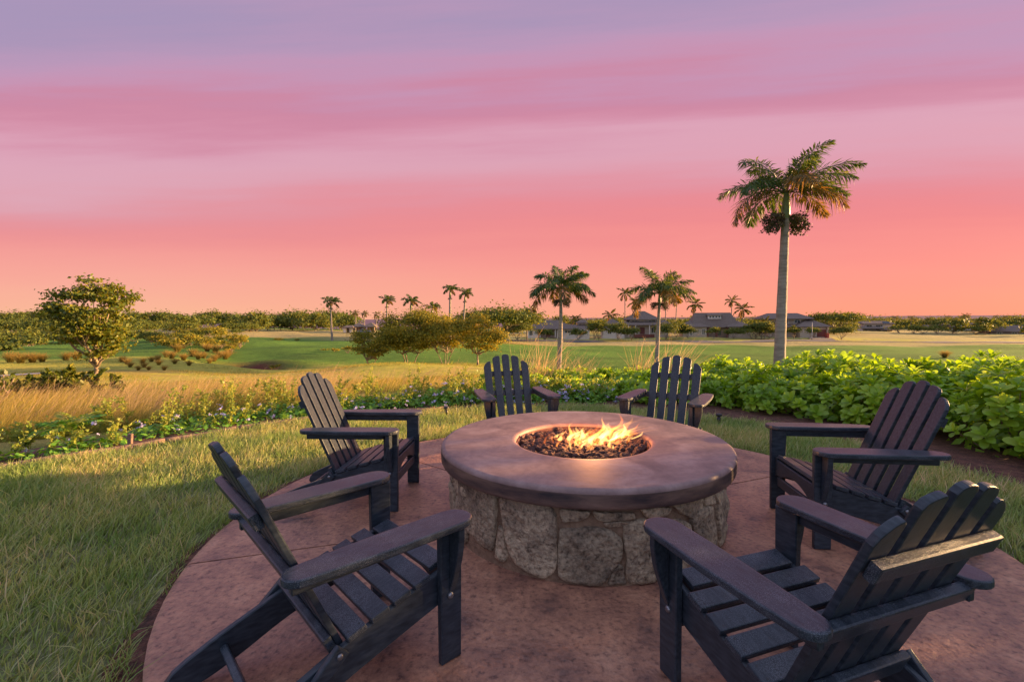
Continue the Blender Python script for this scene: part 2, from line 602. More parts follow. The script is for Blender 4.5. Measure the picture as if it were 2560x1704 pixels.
M['lawn'] = leafmat('lawn blade', [(0, (0.212, 0.301, 0.085)), (0.4, (0.323, 0.404, 0.137)), (0.75, (0.436, 0.489, 0.205)), (0.90, (0.547, 0.508, 0.296)), (1, (0.708, 0.564, 0.410))], transl=.4, rough=.5, spec=.3,
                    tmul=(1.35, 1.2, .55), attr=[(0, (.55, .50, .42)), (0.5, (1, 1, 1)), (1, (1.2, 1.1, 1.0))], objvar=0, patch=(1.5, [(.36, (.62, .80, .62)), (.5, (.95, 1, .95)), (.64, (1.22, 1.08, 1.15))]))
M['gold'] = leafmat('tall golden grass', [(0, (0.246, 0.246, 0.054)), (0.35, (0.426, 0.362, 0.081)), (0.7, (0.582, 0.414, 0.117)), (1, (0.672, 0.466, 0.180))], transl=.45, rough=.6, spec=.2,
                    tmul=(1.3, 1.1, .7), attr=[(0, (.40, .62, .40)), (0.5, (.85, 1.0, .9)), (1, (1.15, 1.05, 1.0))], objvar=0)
M['seed'] = leafmat('seed stalk', [(0, (.45, .36, .16)), (0.6, (.62, .46, .26)), (1, (.72, .50, .36))], transl=.45, rough=.6, spec=.1, tmul=(1.2, 1.05, .8), attr=[(0, (.6, .7, .5)), (1, (1.1, 1.02, 1.05))], objvar=0)
M['tuft'] = leafmat('fountain grass', [(0, (0.152, 0.165, 0.040)), (0.5, (0.304, 0.231, 0.070)), (1, (0.475, 0.297, 0.110))], transl=.4, rough=.6, spec=.2, tmul=(1.3, 1.1, .6), attr=[(0, (.6, .7, .5)), (1, (1.1, 1, 1))])
M['fairgrass'] = leafmat('meadow blade', [(0, (0.169, 0.228, 0.040)), (0.5, (0.312, 0.324, 0.060)), (1, (0.546, 0.420, 0.100))], transl=.4, rough=.6, spec=.2, tmul=(1.3, 1.1, .6), attr=[(0, (.7, .7, .6)), (1, (1.1, 1, 1))], objvar=0)
M['roof'] = pmat('grey shake roof', [(0.3, (.11, .080, .064)), (0.7, (.22, .16, .125))], scale=2.5, stretch=(1, 1, 4), rough=(.8, .9), bump=.6, bscale=6, bdist=.05)
M['wall_tan'] = pmat('tan stucco', [(0.3, (.42, .33, .25)), (0.7, (.52, .42, .32))], scale=1.2, rough=(.8, .9))
M['wall_white'] = pmat('cream stucco', [(0.3, (.62, .52, .44)), (0.7, (.74, .64, .54))], scale=1.2, rough=(.8, .9))
M['wall_brown'] = pmat('brown board siding', [(0.3, (.20, .13, .10)), (0.7, (.29, .20, .15))], scale=1.2, stretch=(1, 1, 8), rough=(.8, .9))
M['trim'] = pmat('white trim', [(0.3, (.66, .58, .5)), (0.7, (.78, .7, .62))], scale=2, rough=(.5, .7))
M['door'] = pmat('dark red timber', [(0.3, (.12, .035, .025)), (0.7, (.22, .06, .045))], scale=3, stretch=(4, 1, 1), rough=(.5, .7))
M['glass'] = pmat('window glass', [(0.3, (.03, .03, .035)), (0.7, (.06, .055, .06))], scale=2, rough=(.05, .12), spec=.8)
M['asphalt'] = pmat('grey asphalt', [(0.3, (.10, .085, .085)), (0.7, (.15, .13, .13))], scale=.6, rough=(.8, .95), rnd=False)
M['conc'] = pmat('pale concrete path', [(0.3, (.30, .27, .28)), (0.7, (.40, .37, .37))], scale=1.2, rough=(.8, .9), rnd=False)
M['bluecar'] = pmat('blue car paint', [(0.3, (.12, .17, .34)), (0.7, (.16, .22, .40))], scale=2, rough=(.25, .3), coat=.5)
M['rubber'] = pmat('tyre rubber', [(0.3, (.015, .015, .015)), (0.7, (.03, .03, .03))], scale=5, rough=(.8, .9))
M['redbin'] = pmat('red plastic', [(0.3, (.34, .05, .04)), (0.7, (.44, .07, .05))], scale=3, rough=(.4, .5))
M['panel'] = pmat('dark solar panel', [(0.3, (.02, .022, .03)), (0.7, (.035, .035, .05))], scale=3, rough=(.15, .2))

# ------------------------------------------------------------------ terrain
from mathutils import noise as mnoise
PIT = Vector((0.47, 3.10, 0))
tp = []                                             # surveyed spots (x, y, z)
for px, py, d in [(-150, 1095, 7.2), (100, 1086, 7.6), (330, 1052, 8.0), (560, 1016, 8.6), (780, 985, 9.5), (980, 962, 12), (1150, 940, 14),
                  (-150, 1000, 13), (60, 985, 14), (300, 965, 16), (560, 955, 18), (760, 948, 20), (1000, 948, 21), (1200, 945, 20),
                  (900, 913, 29), (1000, 905, 31), (1120, 908, 31), (1190, 914, 29), (820, 925, 28),
                  (235, 941, 26), (0, 944, 26), (-200, 950, 26), (450, 938, 28), (620, 932, 33), (720, 926, 36), (560, 905, 40), (610, 912, 46), (660, 905, 50),
                  (750, 880, 60), (650, 870, 66), (760, 850, 88), (700, 836, 130), (450, 866, 62), (300, 885, 48), (60, 900, 42), (-200, 905, 42), (60, 838, 120), (-250, 840, 120), (300, 845, 100),
                  (920, 907, 42), (1060, 907, 43), (1160, 909, 43), (1215, 914, 40), (1100, 880, 62), (1100, 852, 95), (1000, 838, 130),
                  (1395, 925, 40), (1640, 916, 42), (1950, 918, 17), (2200, 950, 14), (2560, 985, 10), (2900, 990, 10), (2350, 905, 40), (2700, 915, 36), (2200, 905, 48), (1800, 905, 52), (1400, 900, 56), (2700, 890, 60),
                  (1320, 868, 88), (1600, 867, 98), (2000, 866, 100), (2450, 868, 96), (2800, 868, 96), (1300, 849, 132), (1600, 846, 140), (2000, 845, 140), (2450, 840, 172), (2800, 840, 172),
                  (100, 815, 300), (-200, 815, 300), (700, 818, 260), (1250, 818, 280), (1800, 812, 320), (2400, 808, 400), (2800, 808, 400)]:
    tp.append(tuple(at(px, py, d)))
for a in range(-180, 180, 20):
    for r_, z_ in ((1.2, -.06), (3, -.06), (5.5, -.06)):
        tp.append((r_ * math.sin(R(a)), r_ * math.cos(R(a)), z_))
for a in range(-180, 180, 30):
    if abs(a) > 65:
        for r_, z_ in ((10, -.3), (25, -1.2), (60, -2.5), (150, -4.5), (350, -12)):
            tp.append((r_ * math.sin(R(a)), r_ * math.cos(R(a)), z_))
    tp.append((750 * math.sin(R(a)), 750 * math.cos(R(a)), -24))
    tp.append((1000 * math.sin(R(a)), 1000 * math.cos(R(a)), -34))
for px, d, z_ in ((1300, 8.5, -.12), (1600, 8.5, -.12), (1900, 8.5, -.12), (2250, 7.5, -.1), (2560, 6.5, -.1), (1300, 11, -.35), (1600, 11, -.3)):
    q = ray(px, 852)
    tp.append((q[0] * d / q[1], d, z_))
tp = np.array(tp)


def warp(X, Y):
    r_ = np.sqrt(X * X + Y * Y) + 1e-6
    ph = np.arctan2(X, Y)
    lr = np.log(r_ + 1.0)
    return np.stack([np.sin(ph) * lr * .55, np.cos(ph) * lr * .55, lr], -1)


def kern(A, B):
    d2 = ((A[:, None, :] - B[None, :, :]) ** 2).sum(-1)
    return np.sqrt(d2 + 0.0004)


_A = warp(tp[:, 0], tp[:, 1])
_K = kern(_A, _A)
_w = np.linalg.solve(_K + np.eye(len(tp)) * 0.004, tp[:, 2] - 0.0)


def terrain(X, Y):
    X = np.atleast_1d(np.asarray(X, float)).ravel()
    Y = np.atleast_1d(np.asarray(Y, float)).ravel()
    out = np.empty(len(X))
    for i in range(0, len(X), 4000):
        out[i:i + 4000] = kern(warp(X[i:i + 4000], Y[i:i + 4000]), _A) @ _w
    r_ = np.hypot(X - PIT[0], Y - PIT[1])
    out = np.where(r_ < 5.0, np.minimum(out, -.07), out)
    r0 = np.hypot(X, Y)
    # gentle knolls of the golf course
    amp = np.clip((r0 - 14) / 40, 0, 1) * np.clip((260 - r0) / 100, 0, 1)
    out = out + amp * .28 * (np.sin(X * .13 + Y * .05 + 1.2) * np.sin(Y * .11 - X * .03) + .6 * np.sin(X * .31 - 1) * np.sin(Y * .27 + X * .1))
    # the red hollow
    out = out - 1.5 * np.exp(-((X - HOL[0]) / 3.6) ** 2 - ((Y - HOL[1]) / 1.9) ** 2) + .5 * np.exp(-((X - HOL[0]) / 4.5) ** 2 - ((Y - HOL[1] - 3.6) / 1.6) ** 2)
    return out


HOL = (at(608, 912, 42)[0], 42.5)


def tz(x, y):
    return float(terrain([x], [y])[0])


def ground_at(px, d, sink=0.0):
    q = ray(px, 800)
    x = q[0] * d / q[1]
    return Vector((x, d, tz(x, d) - sink))


# lawn outline around the patio, as distance from the pit by bearing
_lp = [onz(px, py, 0) for px, py in ((0, 1168), (210, 1136), (430, 1101), (700, 1056), (880, 1036), (1050, 1026), (1250, 1014), (1400, 1011), (1600, 1020), (1800, 1042), (2100, 1092), (2330, 1150), (2560, 1212))]
_lt = [(math.atan2(p.y - PIT.y, p.x - PIT.x) % (2 * PI), math.hypot(p.x - PIT.x, p.y - PIT.y)) for p in _lp]
_lt += [(R(330), 4.2), (R(280), 5.2), (R(220), 6.0), (R(195), 5.7)]
_lt = [(a if a <= R(360) else a - 2 * PI, r_) for a, r_ in _lt]
_lt.sort()
_la = np.array([a for a, _ in _lt])
_lr = np.array([r_ for _, r_ in _lt])


def lawn_r(th):
    th = np.asarray(th) % (2 * PI)
    return np.interp(th, np.concatenate([[_la[-1] - 2 * PI], _la, [_la[0] + 2 * PI]]), np.concatenate([[_lr[-1]], _lr, [_lr[0]]]))


def polar_grid(r_edges, az, fn):
    """sheet in rings around the camera"""
    n, k = len(r_edges), len(az)
    RR, AA = np.meshgrid(r_edges, az, indexing='ij')
    X, Y = RR * np.sin(AA), RR * np.cos(AA)
    Z = fn(X.ravel(), Y.ravel())
    V = np.stack([X.ravel(), Y.ravel(), Z], -1)
    i, j = np.meshgrid(np.arange(n - 1), np.arange(k), indexing='ij')
    j2 = (j + 1) % k
    F = np.stack([i * k + j, (i + 1) * k + j, (i + 1) * k + j2, i * k + j2], -1).reshape(-1, 4)
    return V, F[:, ::-1]


azf = np.concatenate([np.linspace(R(-60), R(60), 260, endpoint=False), np.linspace(R(60), R(300), 70, endpoint=False)])
redg = np.concatenate([[0.02], np.geomspace(.8, 1000, 320)])
V, F = polar_grid(redg, azf, terrain)


def fbm(X, Y, s, seed=0):
    return np.array([mnoise.fractal(Vector((x * s + seed, y * s, seed * .37)), 1.0, 2.0, 4) for x, y in zip(X, Y)])


def smooth(x, a, b):
    t_ = np.clip((x - a) / (b - a), 0, 1)
    return t_ * t_ * (3 - 2 * t_)


def ground_colour(X, Y):
    d = np.maximum(Y, 1.0)
    px = 1280 + X / d * FPX
    n1 = fbm(X, Y, .045, 3)
    n2 = fbm(X, Y, .35, 9)
    green = np.array([.115, .23, .032])  # base turf; on the right field it carries the shade as colour
    lit_turf = np.array([.52, .48, .075])  # fairway and tee turf with the low sunlight put into its colour
    gold = np.array([.52, .38, .11])
    tan = np.array([.44, .36, .15])
    wood = np.array([.10, .10, .035])
    red = np.array([.17, .055, .035])
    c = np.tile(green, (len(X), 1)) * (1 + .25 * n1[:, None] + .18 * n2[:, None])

    def mix(c, col, m):
        m = np.clip(m, 0, 1)[:, None]
        return c * (1 - m) + np.asarray(col) * m

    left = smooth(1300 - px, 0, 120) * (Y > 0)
    c = mix(c, lit_turf * (1), left * smooth(d, 15, 20) * smooth(48 - d + 6 * n1, 0, 14) * (.9 + .3 * n1))
    c = mix(c, gold, left * smooth(d, 5, 7) * smooth(15 - d + 4 * n1, 0, 4) * (.9 + .25 * n2))
    # gold and tan strips and verges
    c = mix(c, gold * .9, left * smooth(d, 24, 27) * smooth(34 - d, 0, 4) * smooth(n2, -.05, .3) * .7)
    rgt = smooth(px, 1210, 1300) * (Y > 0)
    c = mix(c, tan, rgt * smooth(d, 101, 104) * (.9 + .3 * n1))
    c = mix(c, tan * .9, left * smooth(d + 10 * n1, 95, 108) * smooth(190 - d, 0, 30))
    c = mix(c, lit_turf, rgt * smooth(d, 118, 124) * smooth(145 - d, 0, 8) * smooth(n2 + n1, -.1, .3) * .7)
    c = mix(c, wood, smooth(d, 190, 230))
    # red earth bank of the hollow
    hx, hy = HOL[0], HOL[1] + 1.5
    c = mix(c, red, np.exp(-(((X - hx) / 3.3) ** 2 + ((Y - hy) / 1.7) ** 2) * 1.5) * 1.6)
    return np.clip(c, .004, .9)


me = np_mesh('ground', V, F, True)
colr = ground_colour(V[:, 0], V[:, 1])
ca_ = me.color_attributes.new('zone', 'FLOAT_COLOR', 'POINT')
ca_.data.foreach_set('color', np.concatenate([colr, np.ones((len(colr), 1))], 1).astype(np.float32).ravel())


def ground_mat():
    m, nt, bs, out = new_mat('golf course turf')
    L = nt.links.new
    a = nt.nodes.new('ShaderNodeVertexColor')
    a.layer_name = 'zone'
    tc = nt.nodes.new('ShaderNodeTexCoord')
    n = nt.nodes.new('ShaderNodeTexNoise')
    n.inputs['Scale'].default_value = 1.1
    n.inputs['Detail'].default_value = 10
    n.inputs['Roughness'].default_value = .75
    L(tc.outputs['Object'], n.inputs['Vector'])
    rp = nt.nodes.new('ShaderNodeValToRGB')
    ramp_set(rp, [(.3, (.62, .66, .6)), (.5, (1, 1, 1)), (.72, (1.35, 1.22, 1.1))])
    L(n.outputs[0], rp.inputs[0])
    mx = nt.nodes.new('ShaderNodeMix')
    mx.data_type = 'RGBA'
    mx.blend_type = 'MULTIPLY'
    mx.inputs['Factor'].default_value = 1
    L(a.outputs[0], mx.inputs['A'])
    L(rp.outputs[0], mx.inputs['B'])
    L(mx.outputs['Result'], bs.inputs['Base Color'])
    bs.inputs['Roughness'].default_value = .9
    bs.inputs['Specular IOR Level'].default_value = .15
    n2 = nt.nodes.new('ShaderNodeTexNoise')
    n2.inputs['Scale'].default_value = 4
    n2.inputs['Detail'].default_value = 8
    L(tc.outputs['Object'], n2.inputs['Vector'])
    b = nt.nodes.new('ShaderNodeBump')
    b.inputs['Strength'].default_value = .6
    b.inputs['Distance'].default_value = .25
    L(n2.outputs[0], b.inputs['Height'])
    n3 = nt.nodes.new('ShaderNodeTexNoise')           # standing blades: fine relief that catches low light
    n3.inputs['Scale'].default_value = 16
    n3.inputs['Detail'].default_value = 4
    L(tc.outputs['Object'], n3.inputs['Vector'])
    b3 = nt.nodes.new('ShaderNodeBump')
    b3.inputs['Strength'].default_value = 1
    b3.inputs['Distance'].default_value = .10
    L(n3.outputs[0], b3.inputs['Height'])
    L(b.outputs[0], b3.inputs['Normal'])
    L(b3.outputs[0], bs.inputs['Normal'])
    return m


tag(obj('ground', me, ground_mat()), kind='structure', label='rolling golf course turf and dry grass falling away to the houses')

# sea to the horizon
m, nt, bs, out = new_mat('dusk sea')
bs.inputs['Base Color'].default_value = (.06, .05, .075, 1)
bs.inputs['Roughness'].default_value = .42
nb = nt.nodes.new('ShaderNodeTexNoise')
nb.inputs['Scale'].default_value = .05
nb.inputs['Detail'].default_value = 5
tcn = nt.nodes.new('ShaderNodeTexCoord')
nt.links.new(tcn.outputs['Object'], nb.inputs['Vector'])
bb = nt.nodes.new('ShaderNodeBump')
bb.inputs['Distance'].default_value = 3.0
bb.inputs['Strength'].default_value = .6
nt.links.new(nb.outputs[0], bb.inputs['Height'])
nt.links.new(bb.outputs[0], bs.inputs['Normal'])
V, F = polar_grid(np.geomspace(650, 45000, 24), np.linspace(0, 2 * PI, 96, endpoint=False), lambda X, Y: np.full(len(X), -30.0))
tag(obj('sea', np_mesh('sea', V, F, True), m), kind='structure', label='flat mauve sea on the horizon')

# lawn soil and mulch bed, sheets around the patio
def ring_sheet(name, r0, r1, z0, z1, mat, n=14, k=180, label=None, follow=False):
    th = np.linspace(0, 2 * PI, k, endpoint=False)
    a, b = r0(th), r1(th)
    S = np.linspace(0, 1, n)
    RR = a[None, :] * (1 - S[:, None]) + b[None, :] * S[:, None]
    X, Y = PIT.x + RR * np.cos(th), PIT.y + RR * np.sin(th)
    nz_ = np.array([mnoise.noise(Vector((x * 1.7, y * 1.7, 1))) for x, y in zip(X.ravel(), Y.ravel())]).reshape(X.shape)
    Z = z0 * (1 - S[:, None]) + z1 * S[:, None] + nz_ * .018
    if follow:
        T = terrain(X.ravel(), Y.ravel()).reshape(X.shape)
        Z = Z * (1 - S[:, None] ** 2) + (T + .03) * S[:, None] ** 2
        Z = np.maximum(Z, T + .02)
        Z[-1] = T[-1] - .06
    V_ = np.stack([X, Y, Z], -1).reshape(-1, 3)
    i, j = np.meshgrid(np.arange(n - 1), np.arange(k), indexing='ij')
    j2 = (j + 1) % k
    F_ = np.stack([i * k + j, (i + 1) * k + j, (i + 1) * k + j2, i * k + j2], -1).reshape(-1, 4)
    return tag(obj(name, np_mesh(name, V_, F_, True), mat), kind='structure', label=label)


M['turf'] = pmat('lawn thatch and soil', [(0.3, (.10, .10, .04)), (0.5, (.16, .17, .065)), (0.7, (.24, .23, .10))], scale=9, detail=9, rough=(.9, .95), bump=1, bscale=40, bdist=.03, rnd=False)
ring_sheet('lawn', lambda th: np.full(len(th), 2.30), lambda th: lawn_r(th), -.035, -.035, M['turf'], label='soil and thatch under the lawn ring')
ring_sheet('mulch_bed', lambda th: lawn_r(th) - .02, lambda th: lawn_r(th) + 1.9, -.02, -.06, M['soil'], n=16, label='red brown mulch bed round the lawn', follow=True)

# ------------------------------------------------------------------ patio: slabs of a stamped concrete disc
pat = empty('patio', (PIT.x, PIT.y, 0))
tag(pat, 'round red brown stained concrete patio under the fire pit', kind='structure')
JO = [R(22), R(80), R(140), R(196), R(382)]
for a0, a1 in zip(JO[:-1], JO[1:]):
    n = max(12, int((a1 - a0) / R(4)))
    bm = bmesh.new()
    rr = [.70, 1.0, 1.3, 1.6, 1.9, 2.15, 2.33, 2.35, 2.358]
    zz = [0, 0, 0, 0, 0, 0, 0, -.008, -.12]
    g = []
    for i in range(n + 1):
        row = []
        for r_, z_ in zip(rr, zz):
            off = .006 / r_
            a = (a0 + off) + (a1 - a0 - 2 * off) * i / n
            wob = 1 + .006 * math.sin(a * 3.1 + .5) if r_ > 2 else 1
            zn = z_ + .004 * mnoise.noise(Vector((r_ * math.cos(a) * 1.5, r_ * math.sin(a) * 1.5, 4)))
            row.append(bm.verts.new((r_ * wob * math.cos(a), r_ * wob * math.sin(a), zn)))
        g.append(row)
    for i in range(n):
        for j in range(len(rr) - 1):
            bm.faces.new((g[i][j], g[i][j + 1], g[i + 1][j + 1], g[i + 1][j]))
    for row in (g[0], g[-1]):                            # joint walls
        low = [bm.verts.new((v_.co.x, v_.co.y, -.10)) for v_ in row]
        for j in range(len(rr) - 2):
            bm.faces.new((row[j], row[j + 1], low[j + 1], low[j]))
    bm_obj('slab', bm, M['patio'], pat, smooth=False)
bm = bmesh.new()
bmesh.ops.create_circle(bm, cap_ends=True, segments=64, radius=2.34, matrix=Matrix.Translation((0, 0, -.022)))
bm_obj('base_course', bm, M['soil'], pat)
ring_sheet('soil_edge', lambda th: np.full(len(th), 2.33), lambda th: 2.42 + .03 * np.sin(th * 7) + .03 * np.sin(th * 17 + 1), -.03, -.028, M['soil'], n=4, label='strip of red soil between the patio and the lawn')

# ------------------------------------------------------------------ fire pit
pit = empty('fire_pit', PIT)
tag(pit, 'round stone fire pit with wide purple brown concrete top', 'fire pit')


def lathe(prof, seg, jitter=0.0, seed=0.0):
    bm_ = bmesh.new()
    g_ = []
    for i in range(seg):
        a = 2 * PI * i / seg
        row = []
        for r_, z_ in prof:
            k = 1 + jitter * mnoise.noise(Vector((math.cos(a) * 2.2 + seed, math.sin(a) * 2.2, z_ * 9)))
            row.append(bm_.verts.new((r_ * k * math.cos(a), r_ * k * math.sin(a), z_ + jitter * .3 * mnoise.noise(Vector((r_ * math.cos(a) * 3, r_ * math.sin(a) * 3, 7))))))
        g_.append(row)
    for i in range(seg):
        a, b = g_[i], g_[(i + 1) % seg]
        for j in range(len(prof) - 1):
            bm_.faces.new((a[j], b[j], b[j + 1], a[j + 1]))
    return bm_


PR, PH, HOLE = .945, .505, .447
slab_prof = [(HOLE, .405), (HOLE, .490), (HOLE + .004, .499), (HOLE + .013, .505), (HOLE + .03, .505), (.56, .505), (.70, .505), (.84, .505), (.914, .505), (.924, .5045), (.932, .502), (.939, .4965), (.943, .489), (.9445, .482),
             (.945, .474), (.944, .43), (.943, .416), (.939, .406), (.931, .402), (.92, .401), (.88, .400)]
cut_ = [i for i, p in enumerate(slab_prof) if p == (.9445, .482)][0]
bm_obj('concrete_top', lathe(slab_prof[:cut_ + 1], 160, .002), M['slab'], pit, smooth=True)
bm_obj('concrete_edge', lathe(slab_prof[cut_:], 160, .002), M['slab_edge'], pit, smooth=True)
bm_obj('fire_bowl', lathe([(HOLE - .003, .482), (HOLE - .012, .484), (HOLE - .014, .45), (HOLE - .02, .42), (.40, .40), (.2, .395), (.01, .395)], 96), M['rim'], pit, smooth=True)
bm_obj('ember_bed', lathe([(HOLE - .018, .442), (.3, .448), (.15, .452), (.01, .454)], 64, .02), M['char'], pit, smooth=True)
BR = .865
bm_obj('mortar_core', lathe([(BR - .004, .404), (BR, .39), (BR + .004, .25), (BR + .008, .1), (BR + .012, .0), (BR + .012, -.05)], 160, .012, 3), M['mortar'], pit, smooth=True)


def cyl_hit(px, py):
    """bearing -> (angle, height) on the stone drum"""
    q = ray(px, py)
    o_ = np.array([0, 0, EYE]) - np.array([PIT.x, PIT.y, 0])
    Rr = BR + .02
    a = q[0] ** 2 + q[1] ** 2
    b = 2 * (o_[0] * q[0] + o_[1] * q[1])
    c = o_[0] ** 2 + o_[1] ** 2 - Rr ** 2
    D = b * b - 4 * a * c
    s = (-b - math.sqrt(max(D, 0))) / (2 * a)
    p = o_ + q * s
    return math.atan2(p[1], p[0]), p[2]


def stone(poly, lift=.026, seed=0):
    """one fieldstone: outline in (angle*radius, height) swollen outwards over the mortar"""
    P = np.array(poly, float)
    c = P.mean(0)
    # resample the outline and round it a little
    seg = np.roll(P, -1, 0) - P
    ln = np.hypot(seg[:, 0], seg[:, 1])
    cum = np.concatenate([[0], np.cumsum(ln)])
    n = 36
    s = np.linspace(0, cum[-1], n, endpoint=False)
    Q = []
    for v_ in s:
        i = min(np.searchsorted(cum, v_, 'right') - 1, len(P) - 1)
        Q.append(P[i] + seg[i] * ((v_ - cum[i]) / max(ln[i], 1e-6)))
    Q = np.array(Q)
    Q = (np.roll(Q, 1, 0) + 5 * Q + np.roll(Q, -1, 0)) / 7
    Q = c + (Q - c) * 1.035
    size = math.sqrt(abs(0.5 * np.sum(P[:, 0] * np.roll(P[:, 1], -1) - P[:, 1] * np.roll(P[:, 0], -1))))
    lift = lift * (0.55 + 1.3 * min(size, .35))
    bm_ = bmesh.new()
    rings = [(1.0, -.03), (1.0, .2), (.985, .7), (.945, .95), (.82, 1.02), (.6, 1.0), (.35, 1.05)]
    g_ = []
    for k, h in rings:
        row = []
        for i in range(n):
            jit = 1 + .035 * mnoise.noise(Vector((Q[i][0] * 22, Q[i][1] * 22, seed)))
            q = c + (Q[i] - c) * k * jit
            a = q[0] / BR
            hh = lift * h if h > 0 else h
            hh += (.015 * mnoise.noise(Vector((q[0] * 11, q[1] * 14, seed + 5))) + .006 * mnoise.noise(Vector((q[0] * 40, q[1] * 40, seed)))) * min(1, max(0, h * 1.2))
            rr_ = BR + .004 + hh
            row.append(bm_.verts.new((rr_ * math.cos(a), rr_ * math.sin(a), q[1])))
        g_.append(row)
    for i in range(n):
        i2 = (i + 1) % n
        for j in range(len(rings) - 1):
            bm_.faces.new((g_[j][i], g_[j][i2], g_[j + 1][i2], g_[j + 1][i]))
    bm_.faces.new(g_[-1])
    bmesh.ops.recalc_face_normals(bm_, faces=bm_.faces)
    return bm_obj('stone', bm_, M['stone'], pit, smooth=True)


ST = [[(238, 590), (330, 612), (420, 645), (492, 690), (482, 900), (478, 1000), (468, 1095), (400, 1050), (330, 990), (275, 925), (240, 800)],
      [(505, 915), (535, 940), (552, 1050), (572, 1120), (545, 1168), (484, 1128), (490, 1020)],
      [(518, 705), (600, 715), (720, 745), (850, 785), (905, 850), (900, 1000), (912, 1150), (895, 1225), (840, 1270), (740, 1238), (640, 1190), (585, 1110), (562, 1030), (538, 900)],
      [(932, 800), (1040, 808), (1140, 822), (1128, 858), (1050, 884), (950, 888), (930, 850)],
      [(1160, 818), (1290, 828), (1440, 825), (1448, 868), (1330, 883), (1220, 888), (1172, 860)],
      [(1230, 897), (1330, 892), (1440, 893), (1420, 922), (1340, 930), (1250, 926)],
      [(930, 940), (1020, 945), (1150, 925), (1270, 952), (1355, 1000), (1362, 1080), (1340, 1168), (1283, 1220), (1236, 1305), (1190, 1340), (1060, 1325), (930, 1278), (920, 1150)],
      [(1338, 1178), (1372, 1203), (1378, 1270), (1390, 1328), (1350, 1362), (1264, 1352), (1260, 1310), (1292, 1232)],
      [(1374, 925), (1450, 884), (1555, 878), (1600, 910), (1600, 1010), (1605, 1100), (1615, 1200), (1595, 1306), (1490, 1332), (1400, 1336), (1386, 1250), (1396, 1150), (1372, 1060)],
      [(1484, 800), (1580, 790), (1696, 785), (1690, 825), (1600, 858), (1530, 863)],
      [(1704, 770), (1800, 742), (1912, 722), (1906, 810), (1850, 868), (1772, 838)],
      [(1895, 795), (1980, 775), (2000, 900), (2000, 1040), (1950, 1095), (1875, 1000), (1838, 885)],
      [(2014, 690), (2080, 665), (2080, 870), (2098, 920), (2085, 1015), (2032, 1062), (2018, 900)],
      [(1925, 705), (1990, 692), (1998, 758), (1932, 778)],
      [(1632, 905), (1750, 875), (1830, 905), (1840, 1100), (1775, 1275), (1665, 1296), (1628, 1200), (1630, 1050)]]
amin, amax = 9, -9
for i, poly in enumerate(ST):
    q = []
    for x, y in poly:
        a, z = cyl_hit(1060 + x * .36503, 980 + y * .36503)
        if a > PI / 2: a -= 2 * PI
        q.append((a * BR, min(max(z, .008), .398)))
        amin, amax = min(amin, a), max(amax, a)
    stone(q, seed=i * 3.3)
a = amax + .03
k = 0
while a < amin + 2 * PI - .1:                            # the far side, out of the photograph's sight
    w = random.uniform(.16, .32)
    cut = random.uniform(.18, .3)
    for z0, z1 in ((.01, cut - .012), (cut + .012, .395)):
        q = [((a + w * fx) * BR, z0 + (z1 - z0) * fy) for fx, fy in ((.08, .0), (.5, .03), (.9, .02), (1, .3), (.96, .7), (.9, 1), (.5, .97), (.1, 1), (.02, .7), (0, .3))]
        stone(q, seed=50 + k)
        k += 1
    a += w + .03

# lava rocks, loose in the bowl
lava_me = []
for k in range(6):
    bm = bmesh.new()
    bmesh.ops.create_icosphere(bm, subdivisions=2, radius=1)
    for v_ in bm.verts:
        d_ = v_.co.copy()
        v_.co = d_ * (1 + .38 * mnoise.noise(d_ * 1.4 + Vector((k * 7, 0, 0))) + .22 * mnoise.noise(d_ * 3.3 + Vector((0, k * 5, 0))))
        v_.co.z *= .72
    me = bpy.data.meshes.new('lava_rock')
    bm.to_mesh(me)
    bm.free()
    me.materials.append(M['lava'])
    lava_me.append(me)
sp = .0505
DEEP = .456
row = 0
y = -.42
while y < .42:
    x = -.42 + (sp / 2 if row % 2 else 0)
    while x < .42:
        xx, yy = x + random.uniform(-.011, .011), y + random.uniform(-.011, .011)
        if math.hypot(xx, yy) < .404:
            o = bpy.data.objects.new('lava_rock', random.choice(lava_me))
            s = random.uniform(.021, .033)
            o.scale = (s * random.uniform(.85, 1.2), s * random.uniform(.85, 1.2), s * random.uniform(.9, 1.2))
            o.rotation_euler = (random.uniform(-.6, .6), random.uniform(-.6, .6), random.uniform(0, 6.28))
            o.location = (PIT.x + xx, PIT.y + yy, DEEP + random.uniform(-.004, .018))
            tag(link(o), 'dark porous lava rock lying loose in the round fire bowl', 'lava rock', 'lava rocks filling the fire bowl')
        x += sp
    y += sp * .866
    row += 1

# fire: tongues of glowing gas blown to the right
def flame_mat(name, col, strength):
    m, nt, bs, out = new_mat(name)
    nt.nodes.remove(bs)
    e = nt.nodes.new('ShaderNodeEmission')
    e.inputs['Color'].default_value = (*col, 1)
    e.inputs['Strength'].default_value = strength
    nt.links.new(e.outputs[0], out.inputs['Volume'])
    return m


FM = [flame_mat('orange flame gas', (1, .20, .02), 7), flame_mat('amber flame gas', (1, .36, .06), 12), flame_mat('bright flame gas', (1, .52, .15), 20)]
fc = onz(1470, 1112, .45)
fire = empty('fire', (fc.x, fc.y, .463))
tag(fire, 'bright orange gas flames blowing right over the lava rocks', 'fire')


